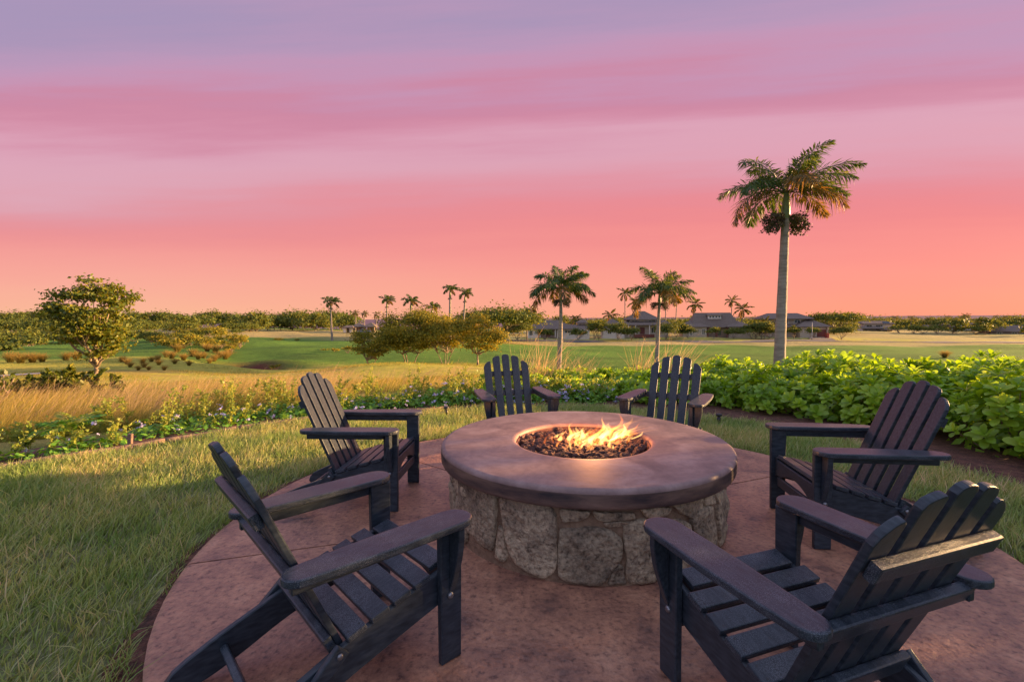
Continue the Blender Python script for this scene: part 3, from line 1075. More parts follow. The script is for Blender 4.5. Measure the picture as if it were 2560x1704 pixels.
def tongue(base, h, w, lean, mat, sd, curl=1.0):
    n, k = 12, 9
    V_, F_ = [], []
    rr = random.Random(sd)
    ph = rr.uniform(0, 6.28)
    yaw = rr.uniform(0, PI)
    for i in range(n):
        s = i / (n - 1)
        rad = w * (math.sin(PI * min(1, s * 1.05 + .10)) ** .8) * (1 - s) ** .55 + .0008
        x = base[0] + lean * s ** 1.7 * h + curl * .16 * h * math.sin(ph + s * 5.5) * s
        y_ = base[1] + .10 * h * math.sin(ph * 1.7 + s * 4.6) * s
        z = base[2] + h * s
        for j in range(k):
            a = 2 * PI * j / k
            ex, ey = rad * math.cos(a), rad * .45 * math.sin(a)
            wob = 1 + .45 * mnoise.noise(Vector((math.cos(a) + sd, math.sin(a), s * 4)))
            V_.append((x + (ex * math.cos(yaw) - ey * math.sin(yaw)) * wob, y_ + (ex * math.sin(yaw) + ey * math.cos(yaw)) * wob, z))
    for i in range(n - 1):
        for j in range(k):
            F_.append((i * k + j, i * k + (j + 1) % k, (i + 1) * k + (j + 1) % k, (i + 1) * k + j))
    F_ = [tuple(f) for f in F_] + [tuple(reversed(range(k))), tuple(range((n - 1) * k, n * k))]
    me_ = bpy.data.meshes.new('flame')
    me_.from_pydata(V_, [], F_)
    for p in me_.polygons:
        p.use_smooth = True
    return obj('flame', me_, mat, fire)


for i in range(90):                                      # low licks over the rocks
    a, r_ = random.uniform(0, 6.28), random.random() ** .6
    tongue((.31 * r_ * math.cos(a) - .01, .20 * r_ * math.sin(a), -.005), random.uniform(.035, .115), random.uniform(.010, .026), random.uniform(.1, 1.4), FM[random.choice((0, 1, 1, 2, 2))], i, 1.4)
for i, (x, y, h, w, l, c) in enumerate([(-.07, .02, .17, .030, .25, 1), (-.06, .0, .12, .026, .2, 2), (-.02, .03, .13, .026, .4, 2), (.03, .05, .19, .034, .55, 1), (.05, .02, .15, .03, .7, 2), (.08, .06, .22, .036, .45, 0),
                                     (.09, .05, .19, .03, .5, 1), (.11, .02, .13, .03, .9, 2), (.12, .06, .16, .03, 1.3, 1), (.13, .05, .12, .03, 1.9, 0), (.14, .08, .14, .028, 1.5, 0), (.10, .0, .10, .03, 1.2, 2),
                                     (.02, -.03, .10, .028, .5, 2), (.06, -.05, .08, .03, .4, 2), (-.03, -.05, .07, .026, .3, 1), (-.12, .0, .08, .022, .4, 1), (.0, .08, .14, .024, .6, 0), (.15, .04, .10, .025, 1.4, 1)]):
    tongue((x * 1.7 - .025, y, 0), h * 1.05, w * 1.15, l + .55, FM[c], 100 + i, 3.0)
    tongue((x * 1.9 + .02, y + .02, 0), h * .8, w * .9, l + .9, FM[(c + 1) % 3], 200 + i, 4.0)
lamp = bpy.data.lights.new('fire_glow', 'POINT')
lamp.energy = 8.0
lamp.color = (1, .38, .12)
lamp.shadow_soft_size = .09
lo = bpy.data.objects.new('fire_glow', lamp)
lo.location = (.03, 0, .10)
link(lo, fire)

# ------------------------------------------------------------------ Adirondack chairs
def bent(pts, n=6):
    """smooth a polyline (Catmull-Rom)"""
    out = []
    P = [Vector(p) for p in pts]
    for i in range(len(P) - 1):
        p0, p1, p2, p3 = P[max(i - 1, 0)], P[i], P[i + 1], P[min(i + 2, len(P) - 1)]
        for k in range(n):
            t_ = k / n
            out.append(.5 * ((2 * p1) + (-p0 + p2) * t_ + (2 * p0 - 5 * p1 + 4 * p2 - p3) * t_ ** 2 + (-p0 + 3 * p1 - 3 * p2 + p3) * t_ ** 3))
    out.append(P[-1])
    return [tuple(p) for p in out]


X, Y, Z = (1, 0, 0), (0, 1, 0), (0, 0, 1)


def make_chair():
    ch = empty('adirondack_chair')
    mt, dw = M['chair'], M['chair_dew']
    # side rails with the long toe that runs to the floor behind
    top = bent([(.292, .362), (.12, .318), (-.12, .250), (-.26, .200), (-.40, .148), (-.505, .102)])
    low = bent([(-.580, .020), (-.556, .0), (-.45, .004), (-.33, .044), (-.16, .112), (.08, .180), (.292, .235)])
    prof = top + [(-.547, .078), (-.571, .048)] + low
    for s in (-1, 1):
        bm_ = bmesh.new()
        prism(bm_, prof, (s * .252, 0, 0), Y, Z, X, .026, .004, 1)
        bm_obj('side_rail', bm_, mt, ch)
    for s in (-1, 1):
        bm_ = bmesh.new()                                # front leg
        prism(bm_, [(.222, 0), (.312, 0), (.322, .545), (.222, .545)], (s * .283, 0, 0), Y, Z, X, .03, .004, 1)
        leg = bm_obj('leg', bm_, mt, ch)
        bm_ = bmesh.new()                                # round bolt head on the leg
        bmesh.ops.create_uvsphere(bm_, u_segments=12, v_segments=8, radius=.013)
        bmesh.ops.transform(bm_, matrix=Matrix.Translation((s * .300, .262, .262)) @ Matrix.Diagonal((.7, 1, 1, 1)), verts=bm_.verts)
        bm_obj('bolt', bm_, M['steel'], leg, smooth=True)
        bm_ = bmesh.new()                                # curved bracket under the arm
        bp = [(.0, .545), (.066, .545)] + bent([(.066, .50), (.052, .42), (.022, .33), (.0, .275)], 4)
        prism(bm_, bp, (s * .299, .272, 0), (s, 0, 0), Z, Y, .028, .003, 1)
        bm_obj('arm_bracket', bm_, mt, ch)
        bm_ = bmesh.new()                                # rail under the arm
        bm_box(bm_, (s * .295, -.04, .524), (.024, .54, .046), None, .003)
        bm_obj('arm_rail', bm_, mt, ch)
        bm_ = bmesh.new()                                # arm board: wide and round in front, rounded at the back
        half = .070
        fr = [(half * math.sin(a), .265 + .072 * math.cos(a)) for a in np.linspace(-PI / 2, PI / 2, 13)]
        bk = [(.052 * math.cos(a), -.290 - .052 * math.sin(a)) for a in np.linspace(0, PI, 11)]
        prism(bm_, fr + [(half, .0), (.060, -.2)] + bk + [(-.060, -.2), (-half, .0)], (s * .318, 0, .561), X, Y, Z, .026, .008, 3)
        bm_obj('arm', bm_, dw, ch)
    # seat slats along the rails
    ty = [p[0] for p in top][::-1]
    tzv = [p[1] for p in top][::-1]

    def seat(y_):
        z_ = np.interp(y_, ty, tzv)
        sl = (np.interp(y_ + .03, ty, tzv) - np.interp(y_ - .03, ty, tzv)) / .06
        return z_, math.atan(sl)
    screws = bmesh.new()
    for i, y_ in enumerate((.250, .158, .073, -.012, -.097)):
        z_, sl = seat(y_)
        hw = .236 if i == 0 else .274
        c_ = (0, y_, z_ + .013)
        rot = Matrix.Rotation(sl, 4, 'X')
        bm_ = bmesh.new()
        bm_box(bm_, c_, (2 * hw, .070 if i else .082, .022), rot, .004, 2)
        bm_obj('seat_slat', bm_, dw, ch)
        if i:
            for sx in (-1, 1):
                for sy in (-.02, .02):
                    bmesh.ops.create_circle(screws, cap_ends=True, segments=7, radius=.0042, matrix=Matrix.Translation(c_) @ rot @ Matrix.Translation((sx * (hw - .024), sy, .0116)))
    bm_obj('screw', screws, M['black'], ch)
    # apron under the front edge: board with arched lower edge, and a lower board
    bm_ = bmesh.new()
    arch = [(-.236, .348), (-.236, .245)] + [(x, .245 + .045 * (1 - (x / .18) ** 2)) for x in np.linspace(-.18, .18, 11)] + [(.236, .245), (.236, .348)]
    prism(bm_, arch, (0, .284, 0), X, Z, Y, .022, .003, 1)
    bm_obj('front_apron', bm_, mt, ch)
    bm_ = bmesh.new()
    bm_box(bm_, (0, .280, .205), (.474, .022, .062), None, .004)
    bm_obj('lower_apron', bm_, mt, ch)
    # fan back of five slats
    b0, b1 = Vector((0, -.135, .222)), Vector((0, -.435, .925))
    ux = (b1 - b0).normalized()
    un = Vector((0, ux.z, -ux.y))                          # towards the sitter
    full = (b1 - b0).length
    for i in range(-2, 3):
        h = full * (1 - (0, .022, .098)[abs(i)])
        w0, w1 = .0350, .0395
        cut = (.010, .020, .055)[abs(i)]
        sgn = 1 if i > 0 else (-1 if i < 0 else 0)
        pts = [(-w0, 0), (w0, 0)]
        tl = []
        for k in range(9):                                # rounded tops, sloping outwards on the outer slats
            x = w1 - 2 * w1 * k / 8
            q = x / w1
            drop = cut * ((q * sgn + 1) / 2) ** 2.2 if sgn else cut * q * q
            edge = .012 * max(0, abs(q) - .72) / .28
            tl.append((x, h - drop - edge))
        pts += tl
        spread = .0965 + .001
        bm_ = bmesh.new()
        ang = -R(.55) * i
        prism(bm_, pts, b0 + Vector((i * spread, 0, 0)), Vector((math.cos(ang), 0, 0)) + ux * math.sin(ang), ux * math.cos(ang) - Vector((math.sin(ang), 0, 0)), un, .022, .005, 2)
        bm_obj('back_slat', bm_, mt, ch)
    rt_ = Matrix((( 1, 0, 0, 0), (0, un.y, ux.y, 0), (0, un.z, ux.z, 0), (0, 0, 0, 1)))
    for nm, s, hw, hh, th, back in (('upper_back_rail', .555, .232, .052, .030, .027), ('arm_back_rail', .345, .300, .056, .030, .027), ('lower_back_rail', .035, .240, .075, .028, .026)):
        p = b0 + ux * s - un * back
        bm_ = bmesh.new()
        rd = .014
        outl = [(-hw, -hh / 2), (hw, -hh / 2), (hw, hh / 2), (-hw, hh / 2)]
        prism(bm_, outl, p, X, ux, un, th, .007, 2)
        bm_obj(nm, bm_, dw, ch)
    for s in (-1, 1):                                      # folding braces from the back to the toe
        p0, p1 = Vector((s * .279, -.165, .235)), Vector((s * .279, -.325, .085))
        d_ = (p1 - p0).normalized()
        bm_ = bmesh.new()
        prism(bm_, [(-.02, -.026), ((p1 - p0).length + .02, -.026), ((p1 - p0).length + .02, .026), (-.02, .026)], p0, d_, Vector((0, -d_.z, d_.y)), X, .024, .006, 2)
        br = bm_obj('brace', bm_, mt, ch)
        bm_ = bmesh.new()
        bmesh.ops.create_uvsphere(bm_, u_segments=10, v_segments=6, radius=.011)
        bmesh.ops.transform(bm_, matrix=Matrix.Translation((s * .292, -.165, .235)) @ Matrix.Diagonal((.6, 1, 1, 1)), verts=bm_.verts)
        bm_obj('bolt', bm_, M['steel'], br, smooth=True)
    box_obj('stretcher', (0, -.385, .092), (.476, .026, .040), dw, ch, Matrix.Rotation(R(24), 4, 'X'), .004)
    return ch


proto = make_chair()
CH = [(-.638, 1.767, 43, 'black slatted chair at lower left, seen from behind its left arm'),
      (.928, 1.483, 109, 'black slatted chair at lower right with its back to the camera'),
      (-1.087, 3.43, -3, 'black slatted chair left of the fire pit, its back slats catching the sun'),
      (.027, 4.625, -76, 'black slatted chair beyond the fire pit, left of the flames'),
      (1.46, 4.366, -122, 'black slatted chair beyond the fire pit, right of the flames'),
      (2.05, 2.825, 173, 'black slatted chair in front of the glossy hedge, facing left to the fire')]
for i, (x, y, a, lab) in enumerate(CH):
    c = proto if i == 0 else copy_tree(proto)
    c.location = (x, y, .002)
    c.rotation_euler = (0, 0, R(a - 90))
    tag(c, lab, 'chair', 'chairs round the fire pit')

# ------------------------------------------------------------------ vegetation kit
def rand_unit(n, up=None):
    v_ = rng.normal(size=(n, 3))
    v_ /= np.linalg.norm(v_, axis=1, keepdims=True) + 1e-9
    return v_


def leaf_quads(C, Nrm, size, aspect=.5, fold=.0):
    """diamond leaves at C facing Nrm, random spin"""
    n = len(C)
    size = np.broadcast_to(np.asarray(size, float), (n,))[:, None]
    T = np.cross(Nrm, rand_unit(n))
    T /= np.linalg.norm(T, axis=1, keepdims=True) + 1e-9
    B = np.cross(Nrm, T)
    V_ = np.stack([C - T * size * .5, C + B * size * aspect * .5 + T * size * .06, C + T * size * .5 - Nrm * size * .12, C - B * size * aspect * .5 + T * size * .06], 1).reshape(-1, 3)
    return V_, np.arange(n * 4).reshape(n, 4)


def crown_leaves(clumps, per, leaf, up=.5, aspect=.55):
    """clumps: (centre, radius (3,)) -> leaves through each clump, denser near its skin"""
    CC, NN = [], []
    for c, rad in clumps:
        n = max(6, int(per * (rad[0] * rad[1] * rad[2]) ** (2 / 3)))
        d_ = rand_unit(n)
        d_[:, 2] = np.where(d_[:, 2] < -.35, -d_[:, 2] * .6, d_[:, 2])
        r_ = rng.random(n) ** .45
        CC.append(np.asarray(c) + d_ * r_[:, None] * np.asarray(rad) * (1 + .25 * rng.normal(size=(n, 1))))
        nn = d_ * .6 + rand_unit(n) * .8 + np.array([0, 0, up])
        NN.append(nn / np.linalg.norm(nn, axis=1, keepdims=True))
    C_, N_ = np.concatenate(CC), np.concatenate(NN)
    return leaf_quads(C_, N_, leaf * (.6 + .8 * rng.random(len(C_))), aspect)


def limb_path(p, q, n=5, sag=.12, jit=.06):
    p, q = np.asarray(p, float), np.asarray(q, float)
    L_ = np.linalg.norm(q - p)
    out = []
    for i in range(n + 1):
        s = i / n
        w = p * (1 - s) + q * s
        w = w + np.array([0, 0, -sag * L_ * s * (1 - s) * 2]) + (rng.normal(size=3) * jit * L_ * math.sin(PI * s))
        out.append(w)
    return out


DENSE = 2.4


def make_tree(name, label, cat, base, h, w, group=None, mat='fartree', leaf=.5, per=26, nclump=14, trunk_h=.3, flat=1.0, r0=None, multi=1, shape='round', up=.5, lean=0., trunkmat='bark', dpt=1.0, aspect=.55, crad=.26):
    """tapered trunk, limbs to the leaf clumps, and a crown full of gaps"""
    root = empty(name, base)
    tag(root, label, cat, group)
    r0 = r0 or h * .035
    clumps = []
    zb = h * trunk_h
    for i in range(nclump):
        d_ = rand_unit(1)[0]
        if shape == 'flat':
            d_[2] = abs(d_[2]) * .5 + .2
        elif shape == 'mound':
            d_[2] = abs(d_[2])
        q = .52 + .36 * rng.random()
        c = np.array([d_[0] * w * .5 * q + lean * h * .2, d_[1] * w * .5 * q * dpt, zb + (h - zb) * (.5 + .5 * d_[2] * q * 1.05)])
        rr = w * crad * (.65 + .6 * rng.random())
        clumps.append((c, (rr, rr * dpt, rr * .72 * flat)))
    a = Acc()
    for k in range(multi):
        an = 2 * PI * k / multi + rng.random()
        foot = np.array([.12 * w * math.cos(an), .12 * w * math.sin(an), 0]) * (.35 if multi > 1 else 0)
        fork = np.array([lean * h * .1, 0, zb * 1.0]) + (np.array([math.cos(an), math.sin(an), 0]) * w * .14 if multi > 1 else 0)
        path = limb_path(foot - np.array([0, 0, .15]), fork, 5, 0, .03)
        rr = r0 / (multi ** .5)
        a.add(*tube_np(path, [rr * 1.35 if i == 0 else rr * (1 - .35 * i / 5) for i in range(6)], 7))
        mine = [c for i, c in enumerate(clumps) if i % multi == k][:9]
        for c, rad in mine:
            path = limb_path(fork - np.array([0, 0, .1]), c, 5, .12, .05)
            a.add(*tube_np(path, [rr * .55 * (1 - .8 * i / 5) + .008 for i in range(6)], 5))
            for _ in range(2):
                e = np.asarray(c) + rand_unit(1)[0] * np.asarray(rad) * .8
                a.add(*tube_np(limb_path(path[3], e, 3, .05, .05), [rr * .22, rr * .18, rr * .12, .006], 4))
    obj('trunk', a.mesh('trunk', True), M[trunkmat], root)
    V_, F_ = crown_leaves(clumps, per * DENSE / (leaf ** 2) * .5, leaf, up, aspect)
    obj('crown', np_mesh('crown', V_, F_), M[mat], root)
    return root


def frond_mesh(L_, el0, bend, n=34, leaflet=.5, width=.035, droop=.55, plume=1.0, stem=.25, seed=0, wind=(0, 0), segs=12):
    """one palm leaf along +x: arched rib with leaflets; wind bends it sideways"""
    r_ = np.random.default_rng(seed)
    P, D = [np.zeros(3)], []
    for i in range(segs):
        s = (i + .5) / segs
        e = el0 - bend * s ** 1.2
        d_ = np.array([math.cos(e), 0, math.sin(e)]) + np.array([wind[0], wind[1], -.1 * abs(wind[0] + wind[1])]) * s
        d_ /= np.linalg.norm(d_)
        D.append(d_)
        P.append(P[-1] + d_ * L_ / segs)
    D.append(D[-1])
    P, D = np.array(P), np.array(D)
    a = Acc()
    a.add(*tube_np(P, [max(.004, .028 * L_ / 2.6 * (1 - .85 * i / segs)) for i in range(segs + 1)], 4))
    VV = []
    for i in range(n):
        s = stem + (1 - stem) * (i + .5) / n
        f = s * segs
        k = min(int(f), segs - 1)
        p = P[k] * (1 - f + k) + P[k + 1] * (f - k)
        d_ = D[k]
        side0 = np.cross(d_, [0, 0, 1.0])
        side0 /= np.linalg.norm(side0) + 1e-6
        upv = np.cross(side0, d_)
        u_ = (s - stem) / (1 - stem)
        ll = leaflet * (math.sin(PI * min(1, .18 + .80 * u_)) ** .7) * r_.uniform(.8, 1.15)
        for sg in (-1, 1):
            an = r_.normal() * .55 * plume
            sd = side0 * sg * math.cos(an) + upv * math.sin(an)
            v_ = sd * .80 + d_ * (.45 + .3 * u_) + np.array([wind[0], wind[1], 0]) * .5
            v_ /= np.linalg.norm(v_)
            tip = p + v_ * ll + np.array([0, 0, -droop * ll * r_.uniform(.5, 1.2)])
            mid = p + v_ * ll * .5 + np.array([0, 0, -droop * .22 * ll])
            wv = np.cross(v_, upv + r_.normal(size=3) * .4)
            wv = wv / (np.linalg.norm(wv) + 1e-6) * width * r_.uniform(.8, 1.2)
            VV.append([p, mid + wv * .5, tip, mid - wv * .5])
    VV = np.array(VV).reshape(-1, 3)
    a.add(VV, np.arange(len(VV)).reshape(-1, 4))
    return a.mesh('frond')


def make_palm(label, base, h, r0, L_, nf, group=None, kind='royal', seed=0, wind=.35, detail=1.0, fruit=True, lean=(0, 0), bulge=.0, parts=True, old=3, name='royal_palm', spear=True, curve=0., width=.04):
    """h = height of the crown's root; royal palms carry a green crownshaft and seed clusters under it"""
    r_ = random.Random(seed)
    root = empty(name, base)
    tag(root, label, 'palm tree', group)
    shaft_h = h * .14 if kind == 'royal' else 0
    n = 22
    path, rad = [], []
    ht = h - shaft_h
    for i in range(n + 1):
        s = i / n
        path.append((lean[0] * s * h + curve * h * math.sin(PI * s) * s, lean[1] * s * h, -.3 + (ht + .3) * s))
        ring = 1 + (.025 if i % 2 else -.01)
        rad.append(r0 * ring * (1.12 - .42 * s + .25 * max(0, .08 - s) / .08 + bulge * math.exp(-((s - .45) / .25) ** 2)))
    a = Acc()
    a.add(*tube_np(path, rad, 12))
    obj('trunk', a.mesh('trunk', True), M['palmtrunk'], root)
    tx, ty_ = path[-1][0], path[-1][1]
    top = Vector((tx + lean[0] * shaft_h, ty_ + lean[1] * shaft_h, h))
    if kind == 'royal':
        a = Acc()
        sp_ = [(tx + lean[0] * shaft_h * s, ty_ + lean[1] * shaft_h * s, ht + shaft_h * s) for s in np.linspace(-.02, 1.05, 8)]
        a.add(*tube_np(sp_, [rad[-1] * k for k in (1.0, 1.2, 1.22, 1.12, .98, .84, .7, .5)], 12))
        obj('crownshaft', a.mesh('crownshaft', True), M['shaft'], root)
        if fruit:
            for k in range(2 if detail < .6 else 4):
                # bunches hang clear of the trunk, mostly to its two sides
                an = (0, PI, .35, PI + .5)[k] + r_.uniform(-.25, .25)
                a = Acc()
                o_ = np.array([tx, ty_, ht - .02 * h])
                L0 = L_ * (r_.uniform(.27, .36) if detail > 1.5 else r_.uniform(.17, .24))
                for q in range(int(26 * detail) + 6):
                    a2 = an + r_.uniform(-.7, .7)
                    ll = L0 * r_.uniform(.6, 1.1)
                    e = o_ + np.array([math.cos(a2) * ll, math.sin(a2) * ll, r_.uniform(-.55, .25) * L0 * 1.1])
                    mid = o_ * .5 + e * .5 + np.array([0, 0, .25 * L0])
                    a.add(*tube_np([o_, mid, e], [.015 * r0 / .25, .014 * r0 / .25, .006], 3))
                    nb_ = 6
                    bp = np.repeat(np.linspace(.55, 1, nb_)[:, None], 3, 1) * (e - mid) + mid + rng.normal(size=(nb_, 3)) * L0 * .06
                    nn = rand_unit(nb_)
                    a.add(*leaf_quads(bp, nn, .055 * L0 / .5, .8))
                obj('seed_cluster', a.mesh('seed_cluster'), M['fruit'], root)
    nl = int((46 if kind == 'royal' else 30) * detail) + 8
    acc = Acc()
    for k in range(nf):
        s = (k + .5) / nf
        az = k * 2.39996 + r_.uniform(-.25, .25)
        el = R(84 - 74 * s ** .75 + r_.uniform(-8, 8)) if kind == 'royal' else R(80 - 105 * s + r_.uniform(-10, 10))
        bend = R((62 + 26 * s) if kind == 'royal' else (45 + 40 * s)) * r_.uniform(.85, 1.15)
        # the steady wind from the left: world +x seen in the frond's own frame
        wx, wy = wind * math.cos(az), -wind * math.sin(az)
        LL = L_ * r_.uniform(.85, 1.08) * (.82 if s < .12 else 1)
        me_ = frond_mesh(LL, el, bend, nl, L_ * (.235 if kind == 'royal' else .22), width * L_ / 2.4 / max(.5, detail ** .7), .5 if kind == 'royal' else .7, 1.0 if kind == 'royal' else .25, .16 if kind == 'royal' else .2, seed * 100 + k, (wx, wy), 12 if detail > .6 else 7)
        mt = M['frond'] if kind == 'royal' else M['coco']
        if k >= nf - old:
            mt = M['oldfrond']
        o_ = obj('frond', me_, mt, root, top)
        o_.rotation_euler = (0, 0, az)
    if kind == 'royal' and spear:
        a = Acc()
        a.add(*tube_np([(0, 0, 0), (.05 * L_, 0, .25 * L_), (.02 * L_, 0, .5 * L_)], [.03, .02, .005], 4))
        obj('spear_leaf', a.mesh('spear_leaf'), M['shaft'], root, top)
    return root


# ------------------------------------------------------------------ the royal palms
def palm_at(px, top_y, base_px, d, label, trunk_px, crown_px, nf, group='royal palms on the golf course', hub=.70, **kw):
    """top_y: highest leaf; crown_px: width of the crown in the survey picture"""
    b = ground_at(base_px, d)
    q = ray(px, 800)
    htot = EYE + (795 - (px - 1280) * .007 - top_y) * d / FPX - b.z
    L_ = crown_px * d / FPX * .56
    h = htot - L_ * hub
    lean = ((px - base_px) * d / FPX / h, 0)
    return make_palm(label, b, h, trunk_px * .82 * d / FPX / 2, L_, nf, group, lean=lean, **kw)


palm_at(1958, 340, 1950, 17, 'tall royal palm with smooth grey trunk rising behind the glossy hedge', 30, 300, 19, seed=3, wind=.30, hub=.88, detail=1.9, old=4, width=.066)
palm_at(1402, 650, 1397, 40, 'royal palm with bulging curved trunk standing behind the chair left of the flames', 12.5, 182, 18, seed=5, wind=.50, hub=.72, bulge=.25, old=4, curve=.012, width=.075, spear=True, detail=1.3)
palm_at(1648, 664, 1642, 42, 'royal palm with tattered crown before the two storey house, its red frond hanging', 12, 170, 18, seed=8, wind=.45, hub=.74, old=4, width=.075, detail=1.3)
for px, ty_, bx, d, tw, cw, lab, f in ((828, 733, 829, 92, 6, 52, 'slender royal palm alone on the green at left of the grove', True),
                                      (968, 731, 967, 95, 6, 46, 'slender royal palm just left of the round grove', True),
                                      (1028, 731, 1022, 70, 8, 50, 'wind blown royal palm directly above the largest grove tree', False),
                                      (1080, 748, 1072, 72, 6, 46, 'short royal palm with yellowish crown between grove trees', False),
                                      (1126, 703, 1124, 88, 8, 50, 'taller royal palm of the close pair above the grove', True),
                                      (1163, 714, 1155, 90, 7, 46, 'right hand royal palm of the close pair above the grove', True),
                                      (1316, 763, 1318, 120, 4, 32, 'small far royal palm left of the low roofed house', False)):
    palm_at(px, ty_, bx, d, lab, tw, cw, 12, seed=int(px), wind=.45, detail=.55, fruit=f, old=2, width=.11, hub=.8, spear=False)

# coconut palms among the houses
for px, ty_, bx, d, cw, lab in ((1562, 722, 1563, 150, 44, 'far coconut palm left of the two storey house, taller of two'),
                               (1590, 745, 1581, 148, 46, 'far coconut palm left of the two storey house, lower of two'),
                               (1692, 735, 1688, 160, 40, 'far coconut palm just right of the tattered royal palm'),
                               (1664, 740, 1664, 165, 40, 'far coconut palm hidden by the tattered royal palm crown'),
                               (1737, 750, 1737, 152, 48, 'coconut palm at the left end of the dormered roof'),
                               (1829, 742, 1828, 158, 40, 'coconut palm above the right end of the dormered roof'),
                               (1857, 760, 1852, 150, 50, 'low full coconut palm right of the dormered roof'),
                               (1526, 776, 1524, 150, 44, 'coconut palm standing over the left pyramid roof'),
                               (1440, 788, 1440, 150, 40, 'coconut palm behind the long low roof'),
                               (890, 776, 888, 165, 24, 'leafy coconut palm over the left pavilion'),
                               (912, 778, 910, 160, 24, 'leafy coconut palm over the middle pavilion'),
                               (942, 780, 940, 158, 24, 'leafy coconut palm right of the pavilions'),
                               (972, 785, 974, 120, 24, 'low brown coconut palm beside the slender royal palm'),
                               (1915, 793, 1913, 138, 34, 'coconut palm in front of the hipped roof house'),
                               (1945, 800, 1945, 136, 30, 'shaggy low coconut palm at the corner of the hipped roof house')):
    palm_at(px, ty_, bx, d, lab, 3.2 if d > 130 else 4, cw, 13, 'coconut palms among the houses', kind='coco', seed=int(px) + 1, wind=.18, detail=.5, old=2, width=.13, hub=.45, name='coconut_palm')

# far palms in the tree lines: three forms, copied
far_proto = []
for k in range(3):
    a = Acc()
    r_ = random.Random(k)
    cr = Acc()
    root = empty('coconut_palm')
    a.add(*tube_np([(0, 0, -1), (.15, 0, 3), (.3, 0, 6.2)], [.22, .17, .13], 5))
    obj('trunk', a.mesh('trunk', True), M['palmtrunk'], root)
    for q in range(12):
        az = q * 2.4
        me_ = frond_mesh(2.6, R(75 - 8 * q), R(75), 9, .8, .26, .7, .3, .15, k * 50 + q, (.2 * math.cos(az), -.2 * math.sin(az)), 5)
        vv = np.empty(len(me_.vertices) * 3, np.float32)
        me_.vertices.foreach_get('co', vv)
        vv = vv.reshape(-1, 3)
        c_, s_ = math.cos(az), math.sin(az)
        vv = np.stack([vv[:, 0] * c_ - vv[:, 1] * s_ + .3, vv[:, 0] * s_ + vv[:, 1] * c_, vv[:, 2] + 6.2], 1)
        ff = np.empty(len(me_.loops), np.int32)
        me_.loops.foreach_get('vertex_index', ff)
        cr.add(vv, ff.reshape(-1, 4))
        bpy.data.meshes.remove(me_)
    obj('crown', cr.mesh('crown'), M['coco'], root)
    far_proto.append(root)
used = [False] * 3


def far_palm(px, top_y, d, lab, grp):
    k = random.randrange(3)
    r = far_proto[k] if not used[k] else copy_tree(far_proto[k])
    used[k] = True
    b = ground_at(px, d)
    h = EYE + (795 - (px - 1280) * .007 - top_y) * d / FPX - b.z
    s = max(.35, h / 8.1)
    r.location = b
    r.scale = (min(s, 1.5), min(s, 1.5), s)
    r.rotation_euler = (0, 0, random.uniform(-.5, .5))
    tag(r, lab, 'palm tree', grp)


for px in (8, 22, 34, 44, 58, 66, 78, 100, 108, 122):
    far_palm(px + random.uniform(-3, 3), random.uniform(776, 786), random.uniform(210, 260), 'tiny distant coconut palm on the skyline at the far left', 'palms on the far left skyline')
for px in (2152, 2163, 2176, 2190, 2207, 2222, 2238, 2249, 2262, 2275, 2284, 2296, 2310, 2322, 2335, 2348, 2357, 2365, 2374, 2383, 2392, 2399, 2408, 2416, 2424, 2446, 2453, 2462, 2483, 2490, 2503, 2511, 2526, 2534, 2552):
    far_palm(px + random.uniform(-3, 3), random.choice((786, 789, 792, 796, 800)), random.uniform(230, 330), 'small hazy coconut palm in the far right tree line', 'palms in the far right tree line')
far_palm(2413, 780, 240, 'tallest coconut palm in the far right tree line, above the pink house', 'palms in the far right tree line')

# ------------------------------------------------------------------ trees
MARKS = [(-40, 'at the left picture edge'), (60, 'left of the lone broad tree'), (232, 'behind the lone broad tree'), (345, 'just right of the lone broad tree'), (430, 'above the pale topped bush'), (520, 'above the umbrella shaped bush'),
         (610, 'above the red hollow'), (690, 'above the small dark bushes'), (760, 'left of the slender lone palm'), (840, 'right of the slender lone palm'), (900, 'behind the pavilions'), (1300, 'left of the long low house'),
         (1400, 'behind the long low house'), (1530, 'behind the left pyramid roof'), (1610, 'behind the two storey porch house'), (1690, 'left of the dormered house'), (1790, 'behind the dormered house'), (1890, 'right of the dormered house'),
         (1950, 'behind the tall palm trunk'), (2010, 'behind the hipped roof house'), (2085, 'behind the wide flat topped tree'), (2140, 'left of the white house'), (2195, 'behind the white house'), (2250, 'right of the white house'),
         (2330, 'over the small grey house'), (2400, 'behind the pink house'), (2465, 'between the pink house and the grey house'), (2525, 'behind the wide grey house'), (2600, 'at the right picture edge')]


def place_of(px):
    return min(MARKS, key=lambda m_: abs(m_[0] - px))[1]


def tree_at(name, label, cat, px, base_d, top_y, w_px, grp=None, base_z=None, **kw):
    b = ground_at(px, base_d)
    h = EYE + (795 - (px - 1280) * .007 - top_y) * base_d / FPX - b.z
    return make_tree(name, label, cat, b, h, w_px * base_d / FPX, grp, **kw)


